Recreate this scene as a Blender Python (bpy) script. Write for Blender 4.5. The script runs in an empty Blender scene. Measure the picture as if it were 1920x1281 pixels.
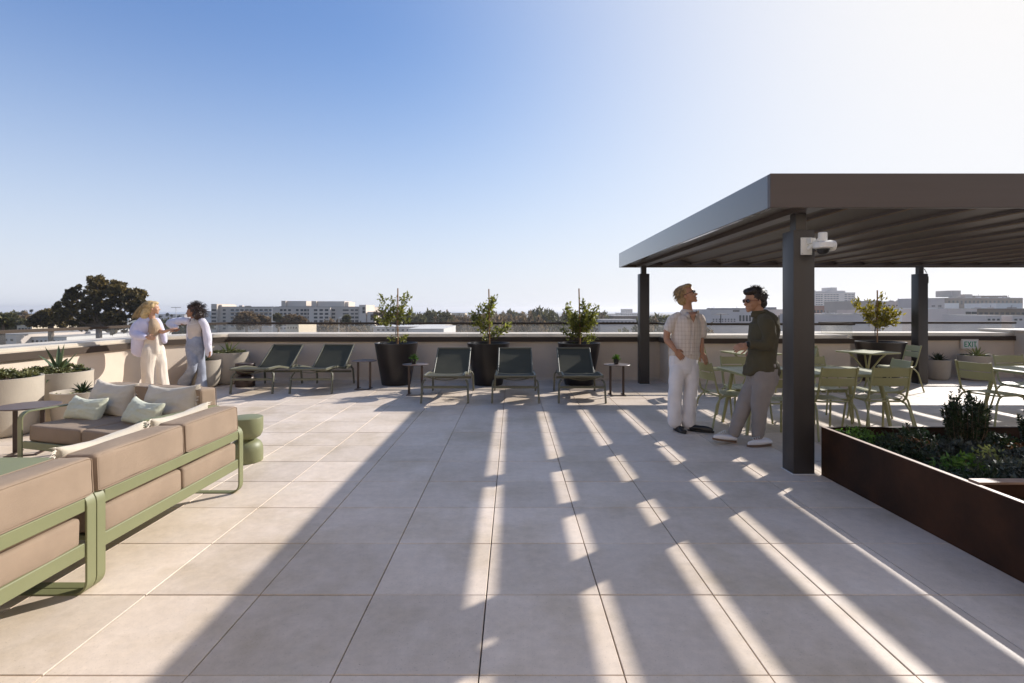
import bpy, bmesh, math, random
import numpy as np
from mathutils import Vector, Matrix, noise

random.seed(7)
np.random.seed(7)
SC = bpy.context.scene
COL = SC.collection
R = math.radians
PI = math.pi

# ------------------------------------------------------------------ camera
H = 1.509                      # eye height above the terrace pavers
F = 965.0                      # focal length in photograph pixels (1920 wide)
cd = bpy.data.cameras.new('camera')
cd.sensor_width = 36.0
cd.lens = F / 1920.0 * 36.0
cd.shift_x = -0.0005
cd.shift_y = -59.5 / 1920.0
cd.clip_start = 0.05
cd.clip_end = 9000
cam = bpy.data.objects.new('camera', cd)
cam.location = (0, 0, H)
cam.rotation_euler = (R(90), 0, 0)
COL.objects.link(cam)
SC.camera = cam

# ------------------------------------------------------------------ sky and sun
SUN_EL, SUN_AZ = 29.2, 50.6    # degrees; azimuth measured from +Y towards +X
w = bpy.data.worlds.new("World")
SC.world = w
w.use_nodes = True
nt = w.node_tree
nt.nodes.clear()
sky = nt.nodes.new('ShaderNodeTexSky')
sky.sky_type = 'NISHITA'
sky.sun_disc = False
sky.sun_elevation = R(SUN_EL)
sky.sun_rotation = R(SUN_AZ)
sky.altitude = 30
sky.air_density = 1.0
sky.dust_density = 0.3
sky.ozone_density = 3.0
def _n(t, **kw):
    x = nt.nodes.new(t)
    for k, v in kw.items(): setattr(x, k, v)
    return x
def _m(op, a_, b_=None, clamp=False):
    x = _n('ShaderNodeMath', operation=op, use_clamp=clamp)
    for i, q in enumerate((a_, b_)):
        if q is None: continue
        if isinstance(q, (int, float)): x.inputs[i].default_value = q
        else: nt.links.new(q, x.inputs[i])
    return x.outputs[0]
def _v(op, a_, b_):
    x = _n('ShaderNodeVectorMath', operation=op)
    for i, q in enumerate((a_, b_)):
        if isinstance(q, tuple): x.inputs[i].default_value = q
        else: nt.links.new(q, x.inputs[i])
    return x.outputs['Value'] if op == 'DOT_PRODUCT' else x.outputs[0]
# the sky keeps its horizon colour below the horizon instead of going black
geo = _n('ShaderNodeTexCoord')
sep = _n('ShaderNodeSeparateXYZ'); nt.links.new(geo.outputs['Generated'], sep.inputs[0])
zc = _m('MAXIMUM', sep.outputs[2], 0.02)
cmb = _n('ShaderNodeCombineXYZ')
nt.links.new(sep.outputs[0], cmb.inputs[0]); nt.links.new(sep.outputs[1], cmb.inputs[1]); nt.links.new(zc, cmb.inputs[2])
nt.links.new(cmb.outputs[0], sky.inputs['Vector'])
SUNV = (math.sin(R(SUN_AZ))*math.cos(R(SUN_EL)), math.cos(R(SUN_AZ))*math.cos(R(SUN_EL)), math.sin(R(SUN_EL)))
x_ = _v('MULTIPLY', sky.outputs[0], (0.176, 0.200, 0.280))
x_ = _v('DIVIDE', x_, _v('ADD', _v('MULTIPLY', x_, (0.5, 0.5, 0.5)), (1.0, 1.0, 1.0)))
fe = _m('POWER', _m('DIVIDE', _m('SUBTRACT', 0.48, zc, True), 0.48, True), 1.7)          # thin coastal haze low in the sky
dt = _v('DOT_PRODUCT', geo.outputs['Generated'], SUNV)
fs = _m('POWER', _m('DIVIDE', _m('SUBTRACT', dt, 0.48, True), 0.52, True), 2.2)            # forward scattering round the sun
hz = _n('ShaderNodeMixRGB'); nt.links.new(_m('POWER', fs, 0.5), hz.inputs[0])
hz.inputs[1].default_value = (0.80, 0.835, 0.91, 1); hz.inputs[2].default_value = (0.975, 0.955, 0.94, 1)
fa = _m('SUBTRACT', 1.0, _m('MULTIPLY', _m('SUBTRACT', 1.0, fe), _m('SUBTRACT', 1.0, fs)), True)
mx_ = _n('ShaderNodeMixRGB'); nt.links.new(fa, mx_.inputs[0]); nt.links.new(x_, mx_.inputs[1]); nt.links.new(hz.outputs[0], mx_.inputs[2])
fin = _v('MULTIPLY', mx_.outputs[0], (7.0, 7.0, 7.0))
bg = _n('ShaderNodeBackground')
bg.inputs['Strength'].default_value = 0.099
out = _n('ShaderNodeOutputWorld')
nt.links.new(fin, bg.inputs['Color'])
nt.links.new(bg.outputs[0], out.inputs[0])

sd = bpy.data.lights.new('sun', 'SUN')
sd.energy = 4.3
sd.angle = R(0.55)
sd.color = (1.0, 0.955, 0.91)
so = bpy.data.objects.new('sun', sd)
sv = Vector((math.sin(R(SUN_AZ)) * math.cos(R(SUN_EL)), math.cos(R(SUN_AZ)) * math.cos(R(SUN_EL)), math.sin(R(SUN_EL))))
so.rotation_euler = sv.to_track_quat('Z', 'Y').to_euler()
so.location = (20, 20, 30)
COL.objects.link(so)

SC.view_settings.view_transform = 'Standard'
SC.view_settings.look = 'None'
SC.view_settings.gamma = 1.0
SC.view_settings.use_curve_mapping = False
SC.view_settings.exposure = 0.53
SC.cycles.max_bounces = 8
SC.cycles.transparent_max_bounces = 24

# ------------------------------------------------------------------ helpers
def P(px, py, Y):
    """point seen at photograph pixel (px, py) at distance Y"""
    return Vector(((px - 961) * Y / F, Y, H - (py - 581) * Y / F))

class MB:
    """collects shapes; build() links them as ONE mesh object"""
    def __init__(self):
        self.v = []
        self.f = []
    def add(self, vs, fs):
        n = len(self.v)
        self.v += [tuple(p) for p in vs]
        self.f += [tuple(i + n for i in q) for q in fs]
        return self
    def box(self, x0, y0, z0, x1, y1, z1, M=None):
        vs = [Vector(p) for p in ((x0,y0,z0),(x1,y0,z0),(x1,y1,z0),(x0,y1,z0),(x0,y0,z1),(x1,y0,z1),(x1,y1,z1),(x0,y1,z1))]
        if M is not None: vs = [M @ p for p in vs]
        return self.add(vs, [(0,3,2,1),(4,5,6,7),(0,1,5,4),(1,2,6,5),(2,3,7,6),(3,0,4,7)])
    def lathe(self, prof, c=(0,0,0), seg=32, M=None, cap=True):
        vs, fs = [], []
        n = len(prof)
        for r, z in prof:
            for k in range(seg):
                a = 2*PI*k/seg
                p = Vector((r*math.cos(a), r*math.sin(a), z))
                if M is not None: p = M @ p
                vs.append(p + Vector(c))
        for i in range(n-1):
            for k in range(seg):
                k2 = (k+1) % seg
                fs.append((i*seg+k, i*seg+k2, (i+1)*seg+k2, (i+1)*seg+k))
        if cap:
            fs.append(tuple(reversed(range(seg))))
            fs.append(tuple((n-1)*seg+k for k in range(seg)))
        return self.add(vs, fs)
    def sweep(self, pts, sec, up=(0,0,1), closed=False, cap=True, scales=None):
        """sweep a closed 2D section [(u,v)] along pts; u sideways, v along up-ish"""
        pts = [Vector(p) for p in pts]
        n, m = len(pts), len(sec)
        vs, fs = [], []
        up = Vector(up)
        prevn = None
        for i, p in enumerate(pts):
            if closed:
                t = (pts[(i+1) % n] - pts[i-1])
                a = (pts[i]-pts[i-1]).normalized(); b = (pts[(i+1)%n]-pts[i]).normalized()
            else:
                a = (pts[i]-pts[i-1]).normalized() if i > 0 else (pts[1]-pts[0]).normalized()
                b = (pts[i+1]-pts[i]).normalized() if i < n-1 else a
                t = a + b
            t.normalize()
            s = t.cross(up)
            if s.length < 1e-4: s = Vector((1,0,0)) if prevn is None else prevn
            s.normalize()
            if prevn is not None and s.dot(prevn) < 0 and False: s = -s
            prevn = s
            u2 = s.cross(t).normalized()
            k = 1.0 if scales is None else scales[i]
            for (x, y) in sec:
                vs.append(p + s*x*k + u2*y*k)
        rng = n if closed else n-1
        for i in range(rng):
            j = (i+1) % n
            for k in range(m):
                k2 = (k+1) % m
                fs.append((i*m+k, i*m+k2, j*m+k2, j*m+k))
        if cap and not closed:
            fs.append(tuple(reversed(range(m))))
            fs.append(tuple((n-1)*m+k for k in range(m)))
        return self.add(vs, fs)
    def tube(self, pts, r, seg=8, closed=False, scales=None, up=(0,0,1)):
        return self.sweep(pts, [(r*math.cos(2*PI*k/seg), r*math.sin(2*PI*k/seg)) for k in range(seg)], closed=closed, scales=scales, up=up)
    def bar(self, pts, wdt, hgt, up=(0,0,1), closed=False):
        a, b = wdt/2, hgt/2
        return self.sweep(pts, [(-a,-b),(a,-b),(a,b),(-a,b)], up=up, closed=closed)
    def ball(self, c, rx, ry=None, rz=None, seg=12, M=None):
        ry = ry or rx; rz = rz or rx
        vs, fs = [], []
        rings = max(4, seg//2)
        for i in range(1, rings):
            th = PI*i/rings
            for k in range(seg):
                a = 2*PI*k/seg
                p = Vector((rx*math.sin(th)*math.cos(a), ry*math.sin(th)*math.sin(a), rz*math.cos(th)))
                if M is not None: p = M @ p
                vs.append(p + Vector(c))
        t = Vector((0,0,rz)); b = Vector((0,0,-rz))
        if M is not None: t = M @ t; b = M @ b
        vs.append(t + Vector(c)); vs.append(b + Vector(c))
        nt_, nb = len(vs)-2, len(vs)-1
        for i in range(rings-2):
            for k in range(seg):
                k2 = (k+1) % seg
                fs.append((i*seg+k, (i+1)*seg+k, (i+1)*seg+k2, i*seg+k2))
        for k in range(seg):
            k2 = (k+1) % seg
            fs.append((nt_, k, k2))
            fs.append((nb, (rings-2)*seg+k2, (rings-2)*seg+k))
        return self.add(vs, fs)
    def mesh(self, name, bevel=0, seg=1, smooth=35, fix=True):
        me = bpy.data.meshes.new(name)
        me.from_pydata([tuple(p) for p in self.v], [], self.f)
        if bevel or fix:
            bm = bmesh.new(); bm.from_mesh(me)
            if fix: bmesh.ops.recalc_face_normals(bm, faces=bm.faces)
            if bevel:
                es = [e for e in bm.edges if len(e.link_faces) == 2 and e.calc_face_angle(0) > R(40)]
                bmesh.ops.bevel(bm, geom=es, offset=bevel, segments=seg, affect='EDGES', profile=0.6, clamp_overlap=True)
            bm.to_mesh(me); bm.free()
        if smooth:
            me.polygons.foreach_set('use_smooth', [True]*len(me.polygons))
            me.set_sharp_from_angle(angle=R(smooth))
        me.update()
        return me
    def build(self, name, mat, parent=None, loc=(0,0,0), bevel=0, seg=1, smooth=35, rotz=0):
        me = self.mesh(name, bevel, seg, smooth)
        return link(name, me, mat, parent, loc, rotz)

def link(name, me, mat=None, parent=None, loc=(0,0,0), rotz=0):
    o = bpy.data.objects.new(name, me)
    if mat is not None and me is not None and len(me.materials) == 0: me.materials.append(mat)
    COL.objects.link(o)
    if parent is not None: o.parent = parent
    o.location = loc
    o.rotation_euler = (0, 0, rotz)
    return o

def tag(o, label=None, cat=None, group=None, kind=None):
    if label: o['label'] = label
    if cat: o['category'] = cat
    if group: o['group'] = group
    if kind: o['kind'] = kind
    return o

def thing(name, label, cat, loc=(0,0,0), rotz=0, group=None):
    o = bpy.data.objects.new(name, None)
    o.empty_display_size = 0.1
    COL.objects.link(o)
    o.location = loc
    o.rotation_euler = (0, 0, rotz)
    return tag(o, label, cat, group)

def dup(root, loc, rotz=0, label=None, group=None, scale=None):
    r = root.copy(); COL.objects.link(r)
    r.location = loc; r.rotation_euler = (0, 0, rotz)
    if scale: r.scale = scale
    if label: r['label'] = label
    if group: r['group'] = group
    for ch in [c for c in ALLCH.get(root.name, children_of(root))]:
        c = ch.copy(); COL.objects.link(c); c.parent = r
        for g in children_of(ch):
            d = g.copy(); COL.objects.link(d); d.parent = c
    return r
ALLCH = {}
def children_of(o):
    return [c for c in bpy.data.objects if c.parent == o]

def npmesh(name, verts, quads, mat=None, smooth=False):
    me = bpy.data.meshes.new(name)
    nv, nf, k = len(verts), len(quads), quads.shape[1]
    me.vertices.add(nv); me.vertices.foreach_set('co', verts.astype(np.float32).ravel())
    me.loops.add(nf*k); me.loops.foreach_set('vertex_index', quads.astype(np.int32).ravel())
    me.polygons.add(nf); me.polygons.foreach_set('loop_start', np.arange(0, nf*k, k, dtype=np.int32))
    try: me.polygons.foreach_set('loop_total', np.full(nf, k, dtype=np.int32))
    except Exception: pass
    if smooth: me.polygons.foreach_set('use_smooth', [True]*nf)
    me.update(calc_edges=True)
    if mat: me.materials.append(mat)
    return me

# ------------------------------------------------------------------ materials
def mat(name, col, rough=0.6, metal=0.0, var=0.12, scale=6.0, bump=0.0, bscale=60.0, spec=0.5, col2=None,
        objvar=0.0, island=0.0, transl=0.0, coat=0.0, stretch=None, detail=6.0, sheen=0.0):
    """principled with two octaves of colour variation, optional fine relief"""
    m = bpy.data.materials.new(name); m.use_nodes = True
    n = m.node_tree; N = n.nodes; L = n.links
    b = N['Principled BSDF']
    b.inputs['Roughness'].default_value = rough
    b.inputs['Metallic'].default_value = metal
    b.inputs['Specular IOR Level'].default_value = spec
    if coat: b.inputs['Coat Weight'].default_value = coat
    if sheen: b.inputs['Sheen Weight'].default_value = sheen
    tc = N.new('ShaderNodeTexCoord')
    src = tc.outputs['Object']
    if stretch:
        mp = N.new('ShaderNodeMapping'); mp.inputs['Scale'].default_value = stretch
        L.new(src, mp.inputs[0]); src = mp.outputs[0]
    ns = N.new('ShaderNodeTexNoise'); ns.inputs['Scale'].default_value = scale; ns.inputs['Detail'].default_value = detail
    ns.inputs['Roughness'].default_value = 0.6
    if objvar:
        oi = N.new('ShaderNodeObjectInfo'); ad = N.new('ShaderNodeVectorMath'); ad.operation = 'ADD'
        ml = N.new('ShaderNodeMath'); ml.operation = 'MULTIPLY'; ml.inputs[1].default_value = 37.0
        L.new(oi.outputs['Random'], ml.inputs[0]); L.new(src, ad.inputs[0]); L.new(ml.outputs[0], ad.inputs[1])
        src = ad.outputs[0]
    L.new(src, ns.inputs['Vector'])
    cr = N.new('ShaderNodeValToRGB')
    c = Vector(col)
    c2 = Vector(col2) if col2 else c*(1+var)
    c1 = c*(1-var)
    cr.color_ramp.elements[0].position = 0.3; cr.color_ramp.elements[0].color = (*[max(0, x) for x in c1], 1)
    cr.color_ramp.elements[1].position = 0.7; cr.color_ramp.elements[1].color = (*[min(1, x) for x in c2], 1)
    L.new(ns.outputs['Fac'], cr.inputs[0])
    cs = cr.outputs[0]
    if objvar or island:
        hs = N.new('ShaderNodeHueSaturation'); L.new(cs, hs.inputs['Color'])
        mr = N.new('ShaderNodeMapRange')
        if objvar:
            L.new(oi.outputs['Random'], mr.inputs[0]); k = objvar
        else:
            ge = N.new('ShaderNodeNewGeometry'); L.new(ge.outputs['Random Per Island'], mr.inputs[0]); k = island
        mr.inputs[3].default_value = 1-k; mr.inputs[4].default_value = 1+k
        L.new(mr.outputs[0], hs.inputs['Value']); cs = hs.outputs[0]
    L.new(cs, b.inputs['Base Color'])
    # roughness breakup
    rr = N.new('ShaderNodeMapRange'); L.new(ns.outputs['Fac'], rr.inputs[0])
    rr.inputs[3].default_value = max(0.02, rough-0.08); rr.inputs[4].default_value = min(1, rough+0.08)
    L.new(rr.outputs[0], b.inputs['Roughness'])
    if bump:
        n2 = N.new('ShaderNodeTexNoise'); n2.inputs['Scale'].default_value = bscale; n2.inputs['Detail'].default_value = 4
        L.new(src, n2.inputs['Vector'])
        bp = N.new('ShaderNodeBump'); bp.inputs['Strength'].default_value = bump; bp.inputs['Distance'].default_value = 0.01
        L.new(n2.outputs['Fac'], bp.inputs['Height']); L.new(bp.outputs[0], b.inputs['Normal'])
    if transl:
        tr = N.new('ShaderNodeBsdfTranslucent'); L.new(cs, tr.inputs['Color'])
        mx = N.new('ShaderNodeMixShader'); mx.inputs[0].default_value = transl
        L.new(b.outputs[0], mx.inputs[1]); L.new(tr.outputs[0], mx.inputs[2])
        L.new(mx.outputs[0], N['Material Output'].inputs['Surface'])
    return m

def weave_mat(name, col, rough=0.9, scale=260, bump=0.35, var=0.08, sheen=0.3):
    """woven textile: crossed wave relief"""
    m = mat(name, col, rough, var=var, scale=5, sheen=sheen, spec=0.2)
    n = m.node_tree; N = n.nodes; L = n.links
    tc = N.new('ShaderNodeTexCoord')
    w1 = N.new('ShaderNodeTexWave'); w1.bands_direction = 'DIAGONAL'; w1.inputs['Scale'].default_value = scale
    w1.inputs['Distortion'].default_value = 1.5; w1.inputs['Detail'].default_value = 2
    n1 = N.new('ShaderNodeTexNoise'); n1.inputs['Scale'].default_value = scale*1.3
    L.new(tc.outputs['Object'], w1.inputs[0]); L.new(tc.outputs['Object'], n1.inputs['Vector'])
    ad = N.new('ShaderNodeMath'); ad.operation = 'ADD'
    L.new(w1.outputs['Fac'], ad.inputs[0]); L.new(n1.outputs['Fac'], ad.inputs[1])
    n3 = N.new('ShaderNodeTexNoise'); n3.inputs['Scale'].default_value = 9; n3.inputs['Detail'].default_value = 3
    L.new(tc.outputs['Object'], n3.inputs['Vector'])
    m3 = N.new('ShaderNodeMath'); m3.operation = 'MULTIPLY_ADD'; m3.inputs[1].default_value = 4.0
    L.new(n3.outputs['Fac'], m3.inputs[0]); L.new(ad.outputs[0], m3.inputs[2])
    bp = N.new('ShaderNodeBump'); bp.inputs['Strength'].default_value = bump; bp.inputs['Distance'].default_value = 0.004
    L.new(m3.outputs[0], bp.inputs['Height']); L.new(bp.outputs[0], N['Principled BSDF'].inputs['Normal'])
    return m

def paver_mat():
    m = bpy.data.materials.new('porcelain_paver'); m.use_nodes = True
    n = m.node_tree; N = n.nodes; L = n.links
    b = N['Principled BSDF']
    tc = N.new('ShaderNodeNewGeometry')
    pos = tc.outputs['Position']
    oi = N.new('ShaderNodeObjectInfo')
    def nz(s, d=5, rg=0.6):
        t = N.new('ShaderNodeTexNoise'); t.inputs['Scale'].default_value = s; t.inputs['Detail'].default_value = d
        t.inputs['Roughness'].default_value = rg; L.new(pos, t.inputs['Vector']); return t.outputs['Fac']
    def ramp(f, stops):
        r = N.new('ShaderNodeValToRGB'); r.color_ramp.elements[0].position, r.color_ramp.elements[0].color = stops[0]
        r.color_ramp.elements[1].position, r.color_ramp.elements[1].color = stops[-1]
        for s in stops[1:-1]:
            e = r.color_ramp.elements.new(s[0]); e.color = s[1]
        L.new(f, r.inputs[0]); return r.outputs[0]
    base = ramp(nz(1.7, 8, 0.65), [(0.3, (0.655,0.54,0.42,1)), (0.55, (0.725,0.605,0.485,1)), (0.75, (0.76,0.655,0.54,1))])
    st = ramp(nz(1.1, 5, 0.7), [(0.46, (1,1,1,1)), (0.70, (0.74,0.70,0.58,1))])
    mx = N.new('ShaderNodeMixRGB'); mx.blend_type = 'MULTIPLY'; mx.inputs[0].default_value = 0.75
    L.new(base, mx.inputs[1]); L.new(st, mx.inputs[2])
    sp = ramp(nz(110, 2), [(0.28, (0.62,0.60,0.57,1)), (0.36, (1,1,1,1))])
    m2 = N.new('ShaderNodeMixRGB'); m2.blend_type = 'MULTIPLY'; m2.inputs[0].default_value = 0.8
    L.new(mx.outputs[0], m2.inputs[1]); L.new(sp, m2.inputs[2])
    fine = ramp(nz(14, 8, 0.75), [(0.35, (0.90,0.90,0.90,1)), (0.65, (1.06,1.06,1.06,1))])
    m4 = N.new('ShaderNodeMixRGB'); m4.blend_type = 'MULTIPLY'; m4.inputs[0].default_value = 0.9
    L.new(m2.outputs[0], m4.inputs[1]); L.new(fine, m4.inputs[2])
    hs = N.new('ShaderNodeHueSaturation'); mr = N.new('ShaderNodeMapRange')
    mr.inputs[3].default_value = 0.87; mr.inputs[4].default_value = 1.05
    L.new(oi.outputs['Random'], mr.inputs[0]); L.new(mr.outputs[0], hs.inputs['Value']); L.new(m4.outputs[0], hs.inputs['Color'])
    L.new(hs.outputs[0], b.inputs['Base Color'])
    rr = N.new('ShaderNodeMapRange'); rr.inputs[3].default_value = 0.42; rr.inputs[4].default_value = 0.68
    L.new(nz(3, 6), rr.inputs[0]); L.new(rr.outputs[0], b.inputs['Roughness'])
    b.inputs['Specular IOR Level'].default_value = 0.35
    bp = N.new('ShaderNodeBump'); bp.inputs['Strength'].default_value = 0.25; bp.inputs['Distance'].default_value = 0.003
    L.new(nz(45, 8, 0.7), bp.inputs['Height']); L.new(bp.outputs[0], b.inputs['Normal'])
    return m

def glass_mat(name, dust=0.07, tint=(0.93,0.96,0.95)):
    m = bpy.data.materials.new(name); m.use_nodes = True
    n = m.node_tree; N = n.nodes; L = n.links
    N.remove(N['Principled BSDF'])
    tr = N.new('ShaderNodeBsdfTransparent'); tr.inputs[0].default_value = (*tint, 1)
    gl = N.new('ShaderNodeBsdfGlossy'); gl.inputs['Roughness'].default_value = 0.02
    fr = N.new('ShaderNodeFresnel'); fr.inputs[0].default_value = 1.45
    g0 = N.new('ShaderNodeNewGeometry'); bk = N.new('ShaderNodeMath'); bk.operation = 'SUBTRACT'; bk.inputs[0].default_value = 1.0; L.new(g0.outputs['Backfacing'], bk.inputs[1])
    fm = N.new('ShaderNodeMath'); fm.operation = 'MULTIPLY'; L.new(fr.outputs[0], fm.inputs[0]); L.new(bk.outputs[0], fm.inputs[1])
    m1 = N.new('ShaderNodeMixShader'); L.new(fm.outputs[0], m1.inputs[0]); L.new(tr.outputs[0], m1.inputs[1]); L.new(gl.outputs[0], m1.inputs[2])
    df = N.new('ShaderNodeBsdfDiffuse'); df.inputs[0].default_value = (0.8,0.8,0.78,1)
    tl = N.new('ShaderNodeBsdfTranslucent'); tl.inputs[0].default_value = (0.85,0.85,0.82,1)
    m2 = N.new('ShaderNodeMixShader'); m2.inputs[0].default_value = 0.6; L.new(df.outputs[0], m2.inputs[1]); L.new(tl.outputs[0], m2.inputs[2])
    ge = N.new('ShaderNodeNewGeometry')
    ns = N.new('ShaderNodeTexNoise'); ns.inputs['Scale'].default_value = 2.2; ns.inputs['Detail'].default_value = 6
    L.new(ge.outputs['Position'], ns.inputs['Vector'])
    mr = N.new('ShaderNodeMapRange'); mr.inputs[1].default_value = 0.3; mr.inputs[2].default_value = 0.75
    mr.inputs[3].default_value = dust*0.4; mr.inputs[4].default_value = dust*1.8
    L.new(ns.outputs['Fac'], mr.inputs[0])
    m3 = N.new('ShaderNodeMixShader'); L.new(mr.outputs[0], m3.inputs[0]); L.new(m1.outputs[0], m3.inputs[1]); L.new(m2.outputs[0], m3.inputs[2])
    L.new(m3.outputs[0], N['Material Output'].inputs['Surface'])
    return m

M = {}
M['paver'] = paver_mat()
M['sub'] = mat('bedding', (0.03,0.028,0.025), 0.95)
M['plaster'] = mat('stucco', (0.66,0.555,0.44), 0.9, var=0.07, scale=1.6, bump=0.5, bscale=160, spec=0.2)
M['coping'] = mat('coping', (0.66,0.58,0.48), 0.75, var=0.06, scale=3, bump=0.1)
M['channel'] = mat('bronze_channel', (0.058,0.040,0.027), 0.6, var=0.1, scale=3, spec=0.25)
M['pergola'] = mat('pergola_paint', (0.060,0.050,0.047), 0.2, var=0.07, scale=1.5, bump=0.04, bscale=9, stretch=(0.3,6,6), spec=0.5, coat=0.8)
M['pergola_matte'] = mat('pergola_matte_paint', (0.092,0.073,0.064), 0.36, var=0.08, scale=1.5, bump=0.03, bscale=9, stretch=(0.3,6,6), spec=0.3)
M['pergola_col'] = mat('pergola_column_paint', (0.036,0.031,0.028), 0.38, var=0.07, scale=2, bump=0.05, bscale=5, stretch=(6,6,0.3))
M['green'] = mat('sage_powder_coat', (0.19,0.195,0.092), 0.5, var=0.05, scale=4, bump=0.03, bscale=200)
M['chairgreen'] = mat('cactus_powder_coat', (0.32,0.31,0.15), 0.45, var=0.05, scale=4, bump=0.03, bscale=200, objvar=0.05)
M['cushion'] = weave_mat('taupe_outdoor_fabric', (0.315,0.232,0.162), sheen=0.05)
M['pale_pillow'] = weave_mat('pale_green_fabric', (0.60,0.61,0.46), bump=0.3)
M['linen'] = weave_mat('cream_linen', (0.66,0.58,0.45), scale=120, bump=0.5)
M['fringe'] = mat('fringe', (0.74,0.66,0.54), 0.95, var=0.15, scale=60)
M['sling'] = weave_mat('charcoal_green_sling', (0.064,0.062,0.042), rough=0.8, scale=400, bump=0.15, sheen=0.0)
M['loungeframe'] = mat('olive_grey_frame', (0.13,0.125,0.082), 0.45, var=0.06)
M['brown'] = mat('dark_brown_metal', (0.05,0.030,0.022), 0.38, var=0.15, metal=0.2)
M['tabletop_brown'] = mat('brown_table_top', (0.12,0.085,0.07), 0.4, var=0.1)
M['blackpot'] = mat('bronze_black_planter', (0.016,0.011,0.009), 0.36, var=0.15, scale=3, bump=0.03, bscale=30)
M['beigepot'] = mat('sand_fibre_cement', (0.40,0.345,0.27), 0.85, var=0.08, scale=4, bump=0.3, bscale=90)
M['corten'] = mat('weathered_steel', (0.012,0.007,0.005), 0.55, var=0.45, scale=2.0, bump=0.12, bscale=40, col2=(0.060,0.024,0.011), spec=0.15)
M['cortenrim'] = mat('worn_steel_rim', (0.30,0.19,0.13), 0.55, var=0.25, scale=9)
M['lit_edge'] = mat('lit_edge_tan', (0.24,0.185,0.13), 0.6, var=0.1, transl=0.5)  # tan and translucent so the louvre edges look sunlit
M['soil'] = mat('soil', (0.035,0.024,0.016), 0.95, var=0.4, scale=30, bump=1.0, bscale=40)
M['glass'] = glass_mat('railing_glass', 0.045, (0.97,0.97,0.96))
M['white'] = mat('white_plastic', (0.72,0.72,0.68), 0.4, var=0.03)
M['black'] = mat('black_plastic', (0.02,0.02,0.02), 0.3)
M['steel'] = mat('stainless_steel', (0.5,0.5,0.5), 0.3, metal=1.0)
# ================================================================== terrace floor
S = 0.6
X0, Y0 = -0.138, 2.124
GAP = 0.006
floor_root = bpy.data.objects.new('terrace_floor', None); COL.objects.link(floor_root)
tag(floor_root, kind='structure')
m_ = MB(); m_.box(-7.4, -4.0, -0.32, 15.0, 12.2, -0.062)
m_.build('bedding', M['sub'], floor_root, smooth=0)
pv = MB(); a = S/2 - GAP/2; pv.box(-a, -a, -0.05, a, a, 0)
pv_me = pv.mesh('paver', bevel=0.0022, smooth=30); pv_me.materials.append(M['paver'])
cells = []
for i in range(-13, 26):
    for j in range(-10, 18):
        cx, cy = X0 + (i+0.5)*S, Y0 + (j+0.5)*S
        if cx < -6.9 or cx > 14.6 or cy > 11.75: continue
        if cy > 11.2 and cx < 6.8: continue
        vis = 0
        if cy > 1.6:
            px = 961 + cx*F/cy; py = 581 + H*F/cy
            mw = 0.5*S*F/cy
            if -mw < px < 1920+mw and py < 1281 + 90: vis = 1.0/cy
        if cx > 3.1 and cy < 4.6: vis *= 0.01      # under the raised planter
        cells.append((vis, cx, cy))
cells.sort(reverse=True)
rest = MB()
for n_, (vis, cx, cy) in enumerate(cells):
    dz = random.uniform(-0.0012, 0.0012)
    if n_ < 298 and vis > 0.02:
        o = link('paver', pv_me, None, floor_root, (cx, cy, dz))
        o.rotation_euler = (random.uniform(-.0012,.0012), random.uniform(-.0012,.0012), random.uniform(-.0006,.0006))
    else:
        rest.box(cx-a, cy-a, -0.05+dz, cx+a, cy+a, dz)
tag(rest.build('paver', M['paver'], floor_root, bevel=0, smooth=0), kind='stuff')

# ================================================================== parapet walls and railing
PATH = [(-6.75,-3.5), (-6.75,9.9), (-6.12,11.09), (3.17,11.09), (3.17,10.47), (6.87,10.47), (6.87,11.55), (11.25,11.55)]
PATH = [Vector((x, y, 0)) for x, y in PATH]
def miter(i):
    n = len(PATH)
    def nrm(k):
        t = (PATH[k+1]-PATH[k]).normalized(); return Vector((-t.y, t.x, 0))
    if i == 0: return nrm(0)
    if i == n-1: return nrm(n-2)
    a_, b_ = nrm(i-1), nrm(i)
    s = a_ + b_
    return s / (1 + a_.dot(b_))
def profile_run(i0, i1, prof, cap0=False, cap1=False):
    """profile: closed list of (outward offset, z)"""
    mb = MB(); m = len(prof); vs = []; fs = []
    for i in range(i0, i1+1):
        mt = miter(i)
        for d, z in prof: vs.append(PATH[i] + mt*d + Vector((0,0,z)))
    for i in range(i1-i0):
        for k in range(m):
            k2 = (k+1) % m
            fs.append((i*m+k, i*m+k2, (i+1)*m+k2, (i+1)*m+k))
    if cap0: fs.append(tuple(range(m)))
    if cap1: fs.append(tuple((i1-i0)*m+k for k in reversed(range(m))))
    return mb.add(vs, fs)
WB, WT, PT = 0.825, 0.925, 0.992
sections = [(0,1,'left parapet wall, cream stucco in sunlight behind the sand planters','left'),
            (1,2,'short angled stucco parapet piece in the far left corner of the terrace','corner'),
            (2,3,'long straight stucco parapet wall behind the sun loungers','back'),
            (3,6,'stepped stucco parapet wall jutting inward behind the dining tables','right'),
            (6,7,'far right stucco parapet wall carrying the exit sign','far right')]
M['soffitless'] = M['plaster']
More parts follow.
